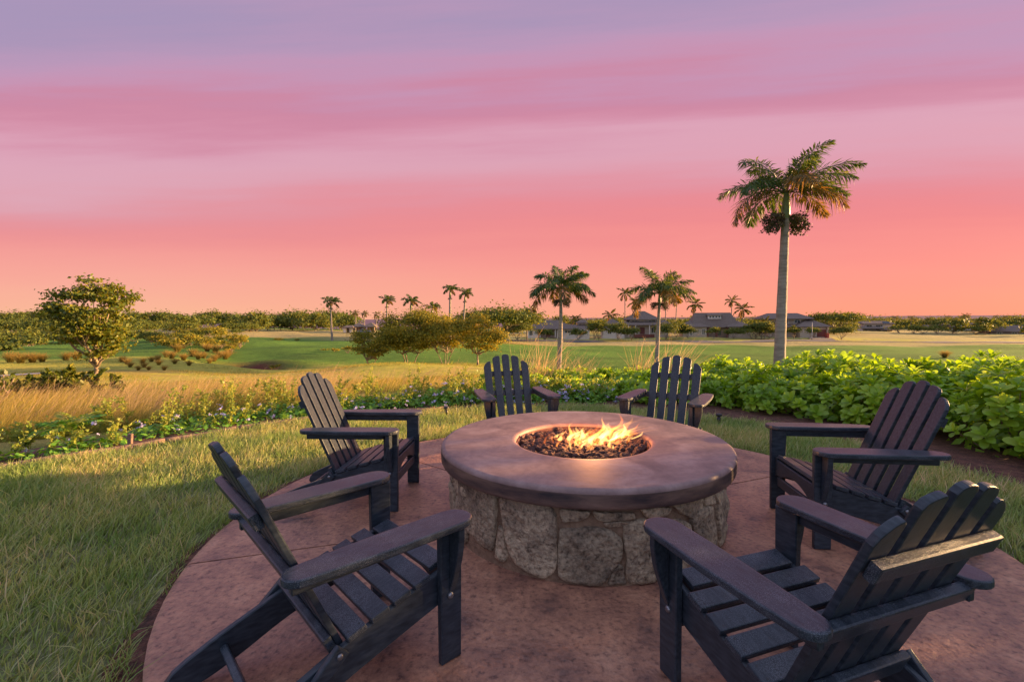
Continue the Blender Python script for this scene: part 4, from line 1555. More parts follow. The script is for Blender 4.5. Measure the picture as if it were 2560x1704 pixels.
tree_at('broadleaf_tree', 'big leaved broad tree standing alone on the slope at the left', 'tree', 232, 26, 690, 200, mat='tree', leaf=.19, per=12, nclump=62, trunk_h=.10, r0=.15, up=.25, lean=.16, aspect=.62, crad=.17, dpt=.9)
g = 'round grove trees by the tee'
tree_at('grove_tree', 'dark low tree at the left end of the round grove', 'tree', 925, 42, 824, 112, g, mat='grove', leaf=.17, per=10, crad=.20, nclump=30, trunk_h=.20, multi=3, r0=.09, shape='round')
tree_at('grove_tree', 'largest domed tree in the middle of the round grove', 'tree', 1022, 44, 782, 185, g, mat='grove', leaf=.17, per=10, crad=.20, nclump=52, trunk_h=.24, multi=3, r0=.11)
tree_at('grove_tree', 'golden lit many stemmed tree right of the grove middle', 'tree', 1112, 43, 790, 138, g, mat='grove', leaf=.17, per=10, crad=.20, nclump=40, trunk_h=.26, multi=4, r0=.09)
tree_at('grove_tree', 'single trunked tree at the right end of the grove, just left of the far chair', 'tree', 1192, 40, 790, 142, g, mat='grove', leaf=.17, per=10, crad=.20, nclump=44, trunk_h=.24, r0=.10, lean=.15)
tree_at('umbrella_tree', 'wide flat topped tree behind the right end of the grove', 'tree', 1245, 105, 780, 200, mat='fartree', leaf=.6, per=9, nclump=30, trunk_h=.3, shape='flat', flat=.7)
tree_at('umbrella_tree', 'wide flat topped tree right of the hipped roof house', 'tree', 2085, 165, 786, 112, mat='fartree', leaf=.8, per=9, nclump=26, trunk_h=.35, shape='flat', flat=.7)
for px, d, ty_, w, lab in ((2105, 132, 822, 46, 'round shrub by the driveway right of the red garage door'), (1986, 134, 818, 26, 'round clipped shrub before the hipped roof house'), (2030, 133, 820, 32, 'round shrub left of the red garage door'),
                           (1925, 133, 822, 44, 'dark hedge mass left of the tall palm trunk'), (1890, 134, 818, 34, 'leafy shrub between the dormered house and the tall palm'),
                           (1545, 130, 812, 44, 'dark bush before the left pyramid roof'), (1487, 128, 808, 34, 'dark bush between the low house and the pyramid roof'), (1665, 128, 812, 50, 'dark bush at the right corner of the two storey house'),
                           (1580, 129, 820, 34, 'bush beside the porch of the two storey house'), (1720, 131, 822, 36, 'bush before the left wing of the dormered house'), (1785, 131, 820, 26, 'bush at the entrance of the dormered house'), (1835, 131, 826, 34, 'low bush under the white framed window'),
                           (1497, 131, 806, 40, 'tall dark shrub between the low house and the pyramid roof'), (1693, 131, 808, 42, 'tall dark shrub between the porch house and the dormered house'), (1905, 131, 806, 48, 'tall leafy shrub left of the hipped roof house'), (1880, 131, 812, 44, 'broad shrub at the right wing of the dormered house'),
                           (1293, 120, 808, 60, 'dark leafy bush left of the low roofed house'), (1360, 126, 826, 36, 'reddish bush on the front of the low house'), (1445, 126, 824, 34, 'low bush at the right end of the low house')):
    w *= 1.25
    tree_at('garden_shrub', lab, 'shrub', px, d, ty_ - 2, w, 'garden shrubs round the houses', mat='fartree', leaf=.42, per=17, nclump=13, trunk_h=.1, shape='mound', r0=.08)
# the left skyline wood and the trees behind the houses
random.seed(5)
for i, px in enumerate((-30, 15, 62, 100, 138, 330, 372, 410, 448, 492, 532, 572, 606, 640, 668, 700, 730, 758, 788, 822, 850, 872)):
    ty_ = -9 + (806, 800, 796, 790, 792, 788, 790, 794, 798, 801, 786, 790, 800, 796, 797, 802, 798, 797, 796, 794, 794, 800)[i]
    d = random.uniform(150, 215)
    tree_at('skyline_tree', 'rounded skyline tree ' + place_of(px), 'tree', px, d, ty_, random.uniform(66, 96), 'trees of the left skyline wood', mat='fartree', leaf=.8, per=9, nclump=15, trunk_h=.12, r0=.25)
for k in range(46):
    px = (1290 + k * 29.0) + random.uniform(-9, 9)
    d = random.uniform(165, 290) if px > 2100 or k % 2 else random.uniform(155, 185)
    tree_at('garden_tree', 'hazy rounded tree ' + place_of(px), 'tree', px, d, random.uniform(796, 807), random.uniform(52, 86),
            'trees in the gardens behind the houses' if px < 2110 else 'trees of the far right tree line', mat='fartree', leaf=.9, per=8, nclump=13, trunk_h=.12, r0=.2)
for px, w in ((2130, 40), (2250, 46), (2285, 50), (2308, 40), (2345, 40), (2440, 44), (2465, 46)):
    tree_at('garden_shrub', 'rounded garden bush ' + place_of(px), 'shrub', px, 180, 815, w, 'bushes among the far right houses', mat='fartree', leaf=.7, per=8, nclump=10, trunk_h=.08, shape='mound', r0=.1)
for px, d, ty_, w, lab in ((35, 70, 838, 110, 'dark rounded bush at the left picture edge'), (105, 80, 838, 110, 'sunlit spreading bush at the left behind the lone tree'), (15, 55, 865, 60, 'dark bush low at the left picture edge'),
                           (140, 100, 812, 130, 'dark wide thicket on the slope behind the lone tree'), (300, 95, 815, 100, 'dark thicket just right of the lone tree'), (235, 100, 815, 120, 'dark thicket behind the crown of the lone tree')):
    tree_at('thicket_bush', lab, 'shrub', px, d, ty_, w, mat='fartree', leaf=.4, per=9, nclump=18, trunk_h=.08, shape='mound', r0=.1)
for px, d, ty_, w, lab in ((520, 82, 816, 105, 'flat dark umbrella shaped bush crowned with brown'), (435, 62, 842, 90, 'pale topped rounded bush above the tufts'), (512, 66, 840, 62, 'rounded bush right of the pale topped bush'), (395, 75, 835, 60, 'dark bush left of the pale topped bush'),
                           (575, 70, 852, 60, 'low bush at the right end of the bushy slope'), (470, 85, 818, 70, 'golden lit bush on the slope crest')):
    tree_at('slope_bush', lab, 'shrub', px, d, ty_ + 9, w * .8, 'bushes on the left slope', mat='grove', leaf=.3, per=9, nclump=16, trunk_h=.12, shape='mound', r0=.08)
for px, ty_, w, d in ((20, 812, 90, 120), (75, 806, 80, 130), (150, 806, 90, 125), (205, 808, 80, 118), (345, 806, 80, 120), (395, 810, 70, 128), (455, 812, 76, 118), (585, 812, 64, 135), (625, 814, 50, 140), (330, 828, 70, 88), (375, 836, 60, 78), (178, 836, 80, 84), (60, 850, 70, 66)):
    tree_at('thicket_bush', 'dark green thicket clump ' + ('left of the lone broad tree' if px < 232 else 'right of the lone broad tree') + (', near the green' if d < 100 else ', far up the slope'), 'shrub', px, d, ty_, w, 'dark thickets of the left slope', mat='fartree', leaf=.42, per=11, nclump=16, trunk_h=.06, shape='mound', r0=.1)
for k in range(16):
    px, d = random.uniform(372, 600), random.uniform(58, 92)
    tree_at('slope_bush', 'small rounded bush scattered on the bushy slope right of the lone tree', 'shrub', px, d, 795 + (EYE - ground_at(px, d).z) * FPX / d - random.uniform(12, 24), random.uniform(26, 46), 'small bushes scattered on the left slope', mat='grove' if k % 3 else 'fartree', leaf=.26, per=9, nclump=11, trunk_h=.08, shape='mound', r0=.06)
for px, d, ty_, w, lab in ((695, 88, 848, 26, 'small dark bush on the far green, left one'), (742, 90, 848, 14, 'tiny dark bush on the far green, right one'), (835, 60, 872, 22, 'soft grassy bush left of the grove, nearer the green'), (868, 58, 868, 28, 'soft grassy bush beside the dark grove tree'), (808, 62, 876, 22, 'smallest soft grassy bush on the green'),
                           (685, 42, 906, 26, 'bright round little bush right of the red hollow')):
    tree_at('little_bush', lab, 'shrub', px, d, ty_, w, mat='grove', leaf=.16, per=9, nclump=9, trunk_h=.05, shape='mound', r0=.03)
tree_at('leaning_shrub', 'leafy shrub cut by the left picture edge', 'shrub', -12, 11, 918, 75, mat='tree', leaf=.13, per=7, nclump=16, trunk_h=.1, shape='round', r0=.03, multi=2, crad=.15)

# ------------------------------------------------------------------ grass
def blades(P, h, w, lean, spread, segs=2, bend=.35):
    """P roots; h,w per blade; lean (2,) common wind; spread random lean -> V,F,tip"""
    n = len(P)
    az = rng.random(n) * 2 * PI
    ln = np.stack([lean[0] + spread * rng.normal(size=n), lean[1] + spread * rng.normal(size=n)], 1)
    wd = np.stack([np.cos(az), np.sin(az), np.zeros(n)], 1) * (w * .5)[:, None]
    rows, tip = [], []
    for k in range(segs + 1):
        s = k / segs
        c = P.copy()
        c[:, :2] += ln * (h * (s * (1 - bend) + bend * s * s * 1.6))[:, None]
        c[:, 2] += h * (s - .28 * s * s * np.minimum(1.2, np.hypot(ln[:, 0], ln[:, 1])))
        wk = wd * (1 - .92 * s ** 1.4)
        rows += [c - wk, c + wk]
        tip += [np.full(n, s)] * 2
    V_ = np.stack(rows, 1)
    m_ = 2 * (segs + 1)
    base = np.arange(n)[:, None] * m_
    F_ = np.concatenate([base + np.array([2 * k, 2 * k + 1, 2 * k + 3, 2 * k + 2]) for k in range(segs)], 0)
    return V_.reshape(-1, 3), F_, np.stack(tip, 1).ravel()


def grass_obj(name, label, parts, mat):
    V_, F_, T_ = [], [], []
    n = 0
    for v_, f_, t_ in parts:
        V_.append(v_); F_.append(f_ + n); T_.append(t_)
        n += len(v_)
    me_ = np_mesh(name, np.concatenate(V_), np.concatenate(F_))
    at_ = me_.attributes.new('tip', 'FLOAT', 'POINT')
    at_.data.foreach_set('value', np.concatenate(T_).astype(np.float32))
    return tag(obj(name, me_, mat), label, None, None, 'stuff')


def noise2(X_, Y_, s, o=0.):
    return np.sin(X_ * s + 1.3 * np.sin(Y_ * s * .7 + o) + o) * np.sin(Y_ * s * 1.1 + 1.7 * np.sin(X_ * s * .6 - o) + 2 * o)


N = 470000
x = rng.uniform(-6.6, 5.6, N)
y = rng.uniform(-.9, 8.0, N)
rr = np.hypot(x - PIT.x, y - PIT.y)
th = np.arctan2(y - PIT.y, x - PIT.x)
lr_ = lawn_r(th)
patchy = noise2(x, y, 2.3, .4) + .6 * noise2(x, y, 6.1, 1.)
ok = (rr > 2.38 + .03 * np.sin(th * 23) + .03 * np.sin(th * 7)) & (rr < lr_ + .03 * rng.normal(size=N)) & (np.abs(x) < 1.4 * y + 3.2) & (rng.random(N) < np.clip(.80 + .22 * patchy, .3, 1))
x, y, rr, patchy = x[ok], y[ok], rr[ok], patchy[ok]
n = len(x)
hh = (.062 + .045 * rng.random(n) + .018 * patchy) * np.clip((rr - 2.3) / .12, .45, 1) * np.where(rng.random(n) < .05, 1.5, 1)
P = np.stack([x, y, np.full(n, -.04)], 1)
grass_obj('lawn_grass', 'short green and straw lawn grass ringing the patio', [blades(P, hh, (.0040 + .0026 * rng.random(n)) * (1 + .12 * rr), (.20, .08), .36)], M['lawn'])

# tall golden grass down the slope
N = 90000
pxs = rng.uniform(-260, 1190, N)
d = 6.8 + 11.5 * rng.random(N) ** 1.5
x = (pxs - 1280) / FPX * d
y = d
rr = np.hypot(x - PIT.x, y - PIT.y)
th = np.arctan2(y - PIT.y, x - PIT.x)
dens = noise2(x, y, .9, .7) + .5 * noise2(x, y, 2.7, 2.)
edge = np.where(pxs > 880, 9.5, 0)
ok = (rr > lawn_r(th) + 1.15 + .35 * noise2(x, y, 2.0, .2)) & (dens > -.45 + .9 * smooth(d, 11, 17)) & (rng.random(N) < .75) & (d > edge) & (d < 17 - 3.5 * smooth(pxs, 500, 900))
x, y, d, dens = x[ok], y[ok], d[ok], dens[ok]
n = len(x)
hh = (.24 + .24 * rng.random(n) ** 1.5 + .10 * dens) * (1 - .5 * smooth(d, 9, 16)) * (1 - .30 * smooth((x / d) * FPX + 1280, 550, 800))
P = np.stack([x, y, terrain(x, y) - .03], 1)
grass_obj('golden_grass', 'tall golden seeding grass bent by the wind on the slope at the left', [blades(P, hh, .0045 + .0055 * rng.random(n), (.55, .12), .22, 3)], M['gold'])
N = 9000                                                # pale seed stalks standing over it
pxs = rng.uniform(-260, 1150, N)
d = 7.6 + 9 * rng.random(N) ** 1.3
x = (pxs - 1280) / FPX * d
dens = noise2(x, d, 1.1, 2.7)
th = np.arctan2(d - PIT.y, x - PIT.x)
ok = (np.hypot(x - PIT.x, d - PIT.y) > lawn_r(th) + 1.3) & (dens > -.2) & ((pxs < 840) | (d > 9.5))
x, d = x[ok], d[ok]
n = len(x)
P = np.stack([x, d, terrain(x, d) - .03], 1)
grass_obj('seed_grass', 'pale pinkish seed stalks swaying over the golden grass', [blades(P, (.50 + .35 * rng.random(n)) * (1 - .35 * smooth(d, 9, 16)), .005 + .004 * rng.random(n), (.5, .1), .2, 4)], M['seed'])
# rougher meadow tops beyond
N = 60000
pxs = rng.uniform(-200, 1260, N)
d = 13 + 24 * rng.random(N)
x = (pxs - 1280) / FPX * d
dens = noise2(x, d, .35, .3) + .5 * noise2(x, d, 1.1, 1.)
ok = (dens > .25) | (d < 18)
x, d, dens = x[ok], d[ok], dens[ok]
n = len(x)
P = np.stack([x, d, terrain(x, d) - .02], 1)
grass_obj('meadow_grass', 'low yellow green rough grass between the slope and the tee', [blades(P, .07 + .10 * rng.random(n), .012 + .012 * rng.random(n), (.3, .1), .3, 2)], M['fairgrass'])

# fountain grass tufts
tuft_me = []
for k in range(4):
    n = 260
    an, q = rng.random(n) * 6.283, rng.random(n) ** .7
    P = np.stack([.18 * q * np.cos(an), .18 * q * np.sin(an), np.zeros(n)], 1)
    V_, F_, T_ = blades(P, .75 + .35 * rng.random(n), .022 + .014 * rng.random(n), (.12, 0), .42, 3)
    me_ = np_mesh('tuft', V_, F_)
    me_.attributes.new('tip', 'FLOAT', 'POINT').data.foreach_set('value', T_.astype(np.float32))
    me_.materials.append(M['tuft'])
    tuft_me.append(me_)
for i, (px, py, sz) in enumerate(((262, 893, 1.1), (275, 890, 1.3), (300, 905, 1.0), (312, 911, 1.0), (320, 918, .9), (340, 926, .8), (352, 908, .9), (355, 918, .9), (366, 925, .7), (374, 905, .9), (390, 902, 1.), (392, 913, .9), (405, 926, .8), (412, 893, 1.1), (425, 896, 1.2), (432, 910, .9),
                                  (455, 900, 1.1), (468, 914, .9), (478, 892, 1.3), (492, 898, 1.2), (505, 896, 1.1), (520, 908, .9), (532, 902, 1.1), (545, 895, 1.2), (560, 898, 1.3), (566, 893, 1.2), (570, 880, 1.2), (536, 882, 1.4), (515, 878, 1.3), (440, 880, 1.4),
                                  (20, 905, 1.7), (45, 908, 1.7), (75, 906, 1.6), (100, 905, 1.4), (160, 900, 1.3), (185, 898, 1.4))):
    d = EYE  # tufts stand on the terrain: march outwards to the surveyed bearing
    best = None
    for dd in np.linspace(28, 62, 70):
        g_ = ground_at(px, dd)
        yy = 795 - (px - 1280) * .007 + (EYE - g_.z) * FPX / dd
        if best is None or abs(yy - py) < best[0]:
            best = (abs(yy - py), dd, g_)
    o_ = bpy.data.objects.new('fountain_grass', tuft_me[i % 4])
    o_.location = best[2]
    s = sz * .62 * best[1] / 38
    o_.scale = (s, s, s * .95)
    o_.rotation_euler = (0, 0, random.uniform(-.6, .6))
    tag(link(o_), 'orange brown fountain grass clump on the left slope' if px > 240 else 'tall yellow green grass clump left of the lone tree', 'grass clump',
        'fountain grass clumps on the slope' if px > 240 else 'grass clumps left of the lone tree')
o_ = bpy.data.objects.new('fountain_grass', tuft_me[1])
o_.location = ground_at(2365, 52)
o_.scale = (1.1, 1.1, .95)
tag(link(o_), 'single pale grass clump on the green beyond the right hedge', 'grass clump')

# ------------------------------------------------------------------ broad leaved hedge
def leaf_mesh(L_, wd, cup=.25, droop=.25, seed=0):
    s = np.array([0, .25, .55, .8, .95, 1.0])
    ww = np.array([.06, .26, .52, .50, .26, .02]) * wd
    V_ = []
    for a_, w_ in zip(s, ww):
        z = -droop * L_ * a_ ** 2.2
        V_ += [(a_ * L_, -w_, z + cup * w_), (a_ * L_, 0, z), (a_ * L_, w_, z + cup * w_)]
    F_ = []
    for i in range(5):
        for j in (0, 1):
            F_.append((i * 3 + j, i * 3 + 3 + j, i * 3 + 4 + j, i * 3 + 1 + j))
    return np.array(V_), np.array(F_)


def rot_place(V_, az, pitch, roll=0, off=(0, 0, 0), scale=1.0):
    Mx = np.array(Euler((roll, -pitch, 0)).to_matrix())
    Mz = np.array(Euler((0, 0, az)).to_matrix())
    return (V_ * scale) @ Mx.T @ Mz.T + np.array(off)


def rosette_parts(k, nleaf=11, L_=.15, wd=.034 * 2):
    r_ = random.Random(k)
    res = []
    for i in range(nleaf):
        s = i / nleaf
        V_, F_ = leaf_mesh(L_ * r_.uniform(.8, 1.1) * (1 - .35 * s), wd * r_.uniform(.85, 1.1) * (1 - .3 * s), .3, r_.uniform(.05, .35))
        res.append((rot_place(V_, i * 2.4 + r_.uniform(-.2, .2), R(8 + 62 * s + r_.uniform(-9, 9)), r_.uniform(-.2, .2), (0, 0, .05 * s)), F_))
    return res


def joined(parts):
    a_ = Acc()
    for v_, f_ in parts:
        a_.add(v_, f_)
    return a_


ros_me, ros_in_me, ros_leaf_me = [], [], []
for k in range(5):
    ps = rosette_parts(k, 11)
    me_ = joined(ps).mesh('leaf_rosette')
    me_.materials.append(M['naupaka'])
    ros_me.append(me_)
    me_ = joined(ps[7:]).mesh('leaf_rosette')
    me_.materials.append(M['naupaka'])
    ros_in_me.append(me_)
    lv = []
    for v_, f_ in ps[:7]:
        m2 = np_mesh('leaf', v_, f_)
        m2.materials.append(M['naupaka'])
        lv.append(m2)
    ros_leaf_me.append(lv)


def shrub(name, label, cat, grp, c, rad, h, n, near=False, scale=1.0, stems=7, mat=None, low=.12):
    root = empty(name, (c[0], c[1], c[2]))
    tag(root, label, cat, grp)
    a_ = Acc()
    fill_p = []
    for i in range(n):
        u_ = rng.random()
        az = rng.random() * 2 * PI
        ze = low + (1 - low) * u_
        rr_ = math.sqrt(max(.02, 1 - ze ** 2.4)) * (.80 + .26 * rng.random())
        p = Vector((rad * rr_ * math.cos(az), rad * rr_ * math.sin(az), h * ze * (.88 + .2 * rng.random())))
        nrm = Vector((math.cos(az) * rr_ * .9, math.sin(az) * rr_ * .9, .35 + .8 * ze + .3 * rng.random())).normalized()
        k = int(rng.integers(5))
        q = nrm.to_track_quat('Z', 'Y') @ Euler((0, 0, rng.random() * 6.28)).to_quaternion()
        s = scale * (.8 + .5 * rng.random())
        if near and p.y < rad * .35:
            o_ = bpy.data.objects.new('leaf_rosette', ros_in_me[k])
            link(o_, root)
            o_.location, o_.scale = p, (s, s, s)
            o_.rotation_mode = 'QUATERNION'
            o_.rotation_quaternion = q
            for m2 in ros_leaf_me[k]:
                l_ = bpy.data.objects.new('leaf', m2)
                link(l_, o_)
        else:
            o_ = bpy.data.objects.new('leaf_rosette', ros_me[k])
            link(o_, root)
            o_.location, o_.scale = p, (s, s, s)
            o_.rotation_mode = 'QUATERNION'
            o_.rotation_quaternion = q
        if i < stems * 3:
            a_.add(*tube_np(limb_path((.12 * rad * math.cos(az), .12 * rad * math.sin(az), -.08), np.array(p) - np.array(nrm) * .03, 4, -.05, .05), [.012, .011, .009, .007, .005], 5))
    if a_.n:
        obj('stem', a_.mesh('stem', True), M['stem'], root)
    # older leaves inside
    m_ = int(n * 5)
    d_ = rand_unit(m_)
    d_[:, 2] = np.abs(d_[:, 2])
    C_ = d_ * (rng.random(m_)[:, None] ** .5) * np.array([rad * .85, rad * .85, h * .86])
    nn = d_ + rand_unit(m_) * .8 + np.array([0, 0, .6])
    nn /= np.linalg.norm(nn, axis=1, keepdims=True)
    V_, F_ = leaf_quads(C_, nn, .15 * scale, .55)
    tag(obj('inner_foliage', np_mesh('inner_foliage', V_, F_), M['naupaka'], root), kind='stuff')
    return root


random.seed(21)
hedge_lab = {(0, 3): 'tall glossy shrub at the right picture edge, bare stems showing above the mulch', (0, 4): 'glossy shrub directly behind the back of the right chair', (0, 5): 'glossy shrub left of the right chair, over its near arm',
             (0, 6): 'glossy shrub nearest the tall palm trunk, front row', (0, 7): 'glossy shrub just right of the chair right of the flames'}
rows = [(1.30, range(-40, 100, 10), .62, .58, 64), (2.25, range(-41, 98, 9), .72, .68, 60), (3.3, range(-43, 97, 9), .8, .76, 52)]
for ri, (dr, angs, rad, h, n) in enumerate(rows):
    for k, a in enumerate(angs):
        th_ = R(a + random.uniform(-2, 2))
        R_ = float(lawn_r([th_])[0]) + dr * (.8 if a > 60 else 1.0)
        x, y = PIT.x + R_ * math.cos(th_), PIT.y + R_ * math.sin(th_)
        zz = max(tz(x, y), -.25)
        hs = h * (1.20 - .52 * smooth(np.array(float(a)), 5, 75)) * random.uniform(.88, 1.12)
        if a > 58: hs *= .8
        vis = x < y * 1.12 + .8
        if x > y * 1.12 + 1.75:                           # out of view, hedge raised to keep the patio in shade
            hs, rad_ = random.uniform(1.3, 1.95), 1.0
        else:
            rad_ = rad
        hx = 1280 + FPX * x / max(y, .5)
        mk = min([(1330, 'beyond the flames'), (1440, 'right of the chair left of the flames'), (1560, 'left of the chair right of the flames'), (1680, 'behind the chair right of the flames'), (1790, 'right of the chair right of the flames'),
                  (1900, 'just left of the tall palm trunk'), (1990, 'just right of the tall palm trunk'), (2100, 'over the far arm of the right chair'), (2230, 'left of the right chair back'), (2360, 'behind the right chair back'),
                  (2490, 'right of the right chair back'), (2640, 'at the right picture edge')], key=lambda m_: abs(m_[0] - hx))[1]
        rw = ('front row glossy hedge shrub ', 'middle row hedge shrub ', 'back row hedge shrub ')[ri]
        lab = rw + mk if vis else 'tall hedge shrub continuing to the right beyond the picture edge'
        shrub('hedge_shrub', lab, 'shrub', 'glossy shrubs of the hedge', (x, y, zz), rad_, hs, int(n * 1.3), near=(ri == 0 and vis and a < 45), scale=.86 if ri == 0 else .92, stems=6 if ri == 0 else 2, low=.2 if ri == 0 else .3)

# ------------------------------------------------------------------ flowering border
def flower_mesh(k):
    a_ = Acc()
    r_ = random.Random(k)
    for f in range(9):
        o_ = np.array([r_.gauss(0, .018), r_.gauss(0, .018), r_.gauss(0, .012)])
        nv = rand_unit(1)[0] * .6 + np.array([0, -.4, .8])
        nv /= np.linalg.norm(nv)
        T = np.cross(nv, [1, 0, 0]); T /= np.linalg.norm(T)
        B = np.cross(nv, T)
        for p in range(5):
            w_ = 2 * PI * p / 5
            dr = T * math.cos(w_) + B * math.sin(w_)
            sd_ = np.cross(nv, dr)
            a_.add(np.array([o_, o_ + dr * .008 + sd_ * .006, o_ + dr * .016, o_ + dr * .008 - sd_ * .006]), np.array([[0, 1, 2, 3]]))
    m_ = a_.mesh('flower')
    m_.materials.append(M['flower'])
    return m_


flo_me = [flower_mesh(k) for k in range(4)]


def sprig(root, base, h, lean, mat, nleaf=46, leaf=.035):
    """upright leafy shoot"""
    a_ = Acc()
    path = [np.array(base) + np.array([lean[0] * s * s, lean[1] * s * s, s * h]) for s in np.linspace(0, 1, 6)]
    a_.add(*tube_np(path, [.005, .0045, .004, .0035, .003, .002], 4))
    for _ in range(4):
        s = rng.integers(2, 5)
        e = path[s] + np.array([rng.normal() * .10, rng.normal() * .08, .10 * rng.random() + .04])
        p2 = [path[s], (path[s] + e) / 2 + [0, 0, .015], e]
        a_.add(*tube_np(p2, [.003, .0026, .0015], 3))
        t_ = rng.random((nleaf // 5, 1))
        C_ = p2[0] * (1 - t_) + e * t_ + rng.normal(size=(nleaf // 5, 3)) * .012
        nn = rand_unit(len(C_)) + [0, 0, .5]
        a_.add(*leaf_quads(C_, nn / np.linalg.norm(nn, axis=1, keepdims=True), leaf * (.7 + .6 * rng.random(len(C_))), .6))
    t_ = .25 + .75 * rng.random(nleaf)
    idx = np.minimum((t_ * 5).astype(int), 4)
    Pa = np.array(path)
    C_ = Pa[idx] + (Pa[idx + 1] - Pa[idx]) * ((t_ * 5 - idx)[:, None]) + rng.normal(size=(nleaf, 3)) * .018
    nn = rand_unit(nleaf) + [0, 0, .5]
    a_.add(*leaf_quads(C_, nn / np.linalg.norm(nn, axis=1, keepdims=True), leaf * (.7 + .6 * rng.random(nleaf)), .6))
    return obj('sprig', a_.mesh('sprig'), M[mat], root)


def border_plant(c, rad, h, nfl, nsp, label, grp, leafmat_='darkleaf', dens=1.0, leaf=.07, sph=.4, spm='sprig', frag=.4):
    root = empty('flower_shrub', c)
    tag(root, label, 'flowering shrub', grp)
    m_ = int(900 * dens * rad * rad / .16 * max(h, .2) / .35)
    d_ = rand_unit(m_)
    d_[:, 2] = np.abs(d_[:, 2])
    lump = 1 + .25 * np.sin(d_[:, 0] * 5 + c[0] * 9) * np.sin(d_[:, 1] * 5 + c[1] * 7)
    C_ = d_ * (rng.random(m_)[:, None] ** .4) * np.array([rad, rad, h]) * lump[:, None]
    nn = d_ * .7 + rand_unit(m_) * .7 + np.array([0, 0, .7])
    nn /= np.linalg.norm(nn, axis=1, keepdims=True)
    V_, F_ = leaf_quads(C_, nn, leaf * (.6 + .8 * rng.random(m_)), .5)
    obj('foliage', np_mesh('foliage', V_, F_), M[leafmat_], root)
    for i in range(nsp):
        an = rng.random() * 6.28
        q = rng.random() * rad * .8
        sprig(root, (q * math.cos(an), q * math.sin(an), h * .3), sph * (.7 + .6 * rng.random()), (.10 + .12 * rng.normal(), .06 * rng.normal()), spm)
    for i in range(nfl):
        dd = rand_unit(1)[0]
        dd[2] = abs(dd[2]) * .9 + .15
        dd[1] = -abs(dd[1]) if rng.random() < .7 else dd[1]
        dd /= np.linalg.norm(dd)
        o_ = bpy.data.objects.new('flower', flo_me[i % 4])
        link(o_, root)
        o_.location = Vector(dd * np.array([rad, rad, h]) * 1.06) + Vector((0, 0, .02 + .10 * rng.random() * (1 if rng.random() < .4 else 0)))
        s = .55 + .5 * rng.random()
        o_.scale = (s, s, s)
        o_.rotation_euler = (rng.normal() * .3, rng.normal() * .3, rng.random() * 6.28)
    return root


bl = {0: 'flowering shrub at the left picture edge above the wooden edging', 3: 'flowering shrub with bright yellow sprig behind the wooden stake', 7: 'flowering shrub seen above the left chair toe'}
idx = 0
for a in list(range(78, 184, 5)):
    th_ = R(a + random.uniform(-1.2, 1.2))
    R_ = float(lawn_r([th_])[0]) + .52 + random.uniform(-.06, .1)
    x, y = PIT.x + R_ * math.cos(th_), PIT.y + R_ * math.sin(th_)
    px = 1280 + FPX * x / y
    hgt = .30 if a < 112 else .24
    if px < -230:
        continue
    bk = min([(20, 'at the left picture edge'), (170, 'by the arching leaf clump'), (320, 'behind the wooden stake'), (450, 'just right of the wooden stake'), (560, 'above the lower left chair back'), (680, 'left of the left chair'),
              (800, 'behind the back of the left chair'), (900, 'over the far arm of the left chair'), (1010, 'behind the first path light'), (1110, 'at the left arm of the far left chair'), (1250, 'behind the back of the far left chair'),
              (1380, 'right of the far left chair'), (1470, 'directly beyond the flames'), (1560, 'at the left arm of the far right chair')], key=lambda m_: abs(m_[0] - px))[1]
    where = 'low lavender flowering shrub ' + bk
    border_plant((x, y, max(tz(x, y), -.12) - .02), .36, hgt, 17 if a < 112 else 5, 6 if a < 112 else 3, where, 'flowering shrubs of the border', sph=.34 if a < 112 else .30)
    if 86 < a < 150:                                      # a second, deeper row
        R2 = R_ + .55
        x, y = PIT.x + R2 * math.cos(th_ + .05), PIT.y + R2 * math.sin(th_ + .05)
        border_plant((x, y, tz(x, y) - .03), .40, .32 if a < 112 else .26, 6, 4, 'leafy shrub rising ' + bk, 'back row of the flower border', sph=.5)
# bright sprig bushes catching the sun above the edging
for px, py, d, h in ((262, 1112, 6.6, .62), (30, 1120, 5.6, .34), (540, 1060, 7.2, .55), (690, 1040, 7.4, .5), (600, 1050, 7.3, .4), (160, 1110, 6.0, .3)):
    g_ = ground_at(px, d)
    root = empty('sprig_shrub', (g_.x, g_.y, max(g_.z, -.3)))
    tag(root, {262: 'tallest yellow leaved sprig shrub above the wooden stake', 30: 'yellow leaved sprig shrub at the left picture edge', 540: 'yellow sprig shrub mid way along the left border', 690: 'yellow sprig shrub just left of the left chair', 600: 'thin yellow sprig shrub second from the left chair', 160: 'small yellow sprig shrub by the fern'}[px], 'shrub', 'yellow sprig shrubs of the border')
    for k in range(7):
        sprig(root, (rng.normal() * .08, rng.normal() * .08, 0), h * (.6 + .5 * rng.random()), (.12 * rng.normal(), .1 * rng.normal()), 'sprig', 60, .04)
g_ = ground_at(140, 12.5)
root = empty('leaning_shrub', g_)
tag(root, 'upright big leaved shrub in the golden grass at the left', 'shrub', 'yellow sprig shrubs of the border' if False else None)
for k in range(34):
    q_ = rng.normal() * .62
    sprig(root, (q_, rng.normal() * .35, .05), (.75 - .25 * abs(q_)) * (.55 + .6 * rng.random()), (.16 + .2 * rng.normal(), .1 * rng.normal()), 'tree', 60, .13)
# fern like clump near the left edge
g_ = ground_at(165, 5.7)
root = empty('fern_clump', (g_.x, g_.y, -.08))
tag(root, 'bright arching leaf clump above the wooden edging at the left', 'fern')
for k in range(13):
    o_ = obj('frond', frond_mesh(.42, R(random.uniform(35, 75)), R(70), 16, .13, .028, .3, .15, .1, 900 + k, (.1, 0), 8), M['sprig'] if k % 2 else M['darkleaf'], root, (0, 0, .02))
    o_.rotation_euler = (0, 0, k * 2.4)
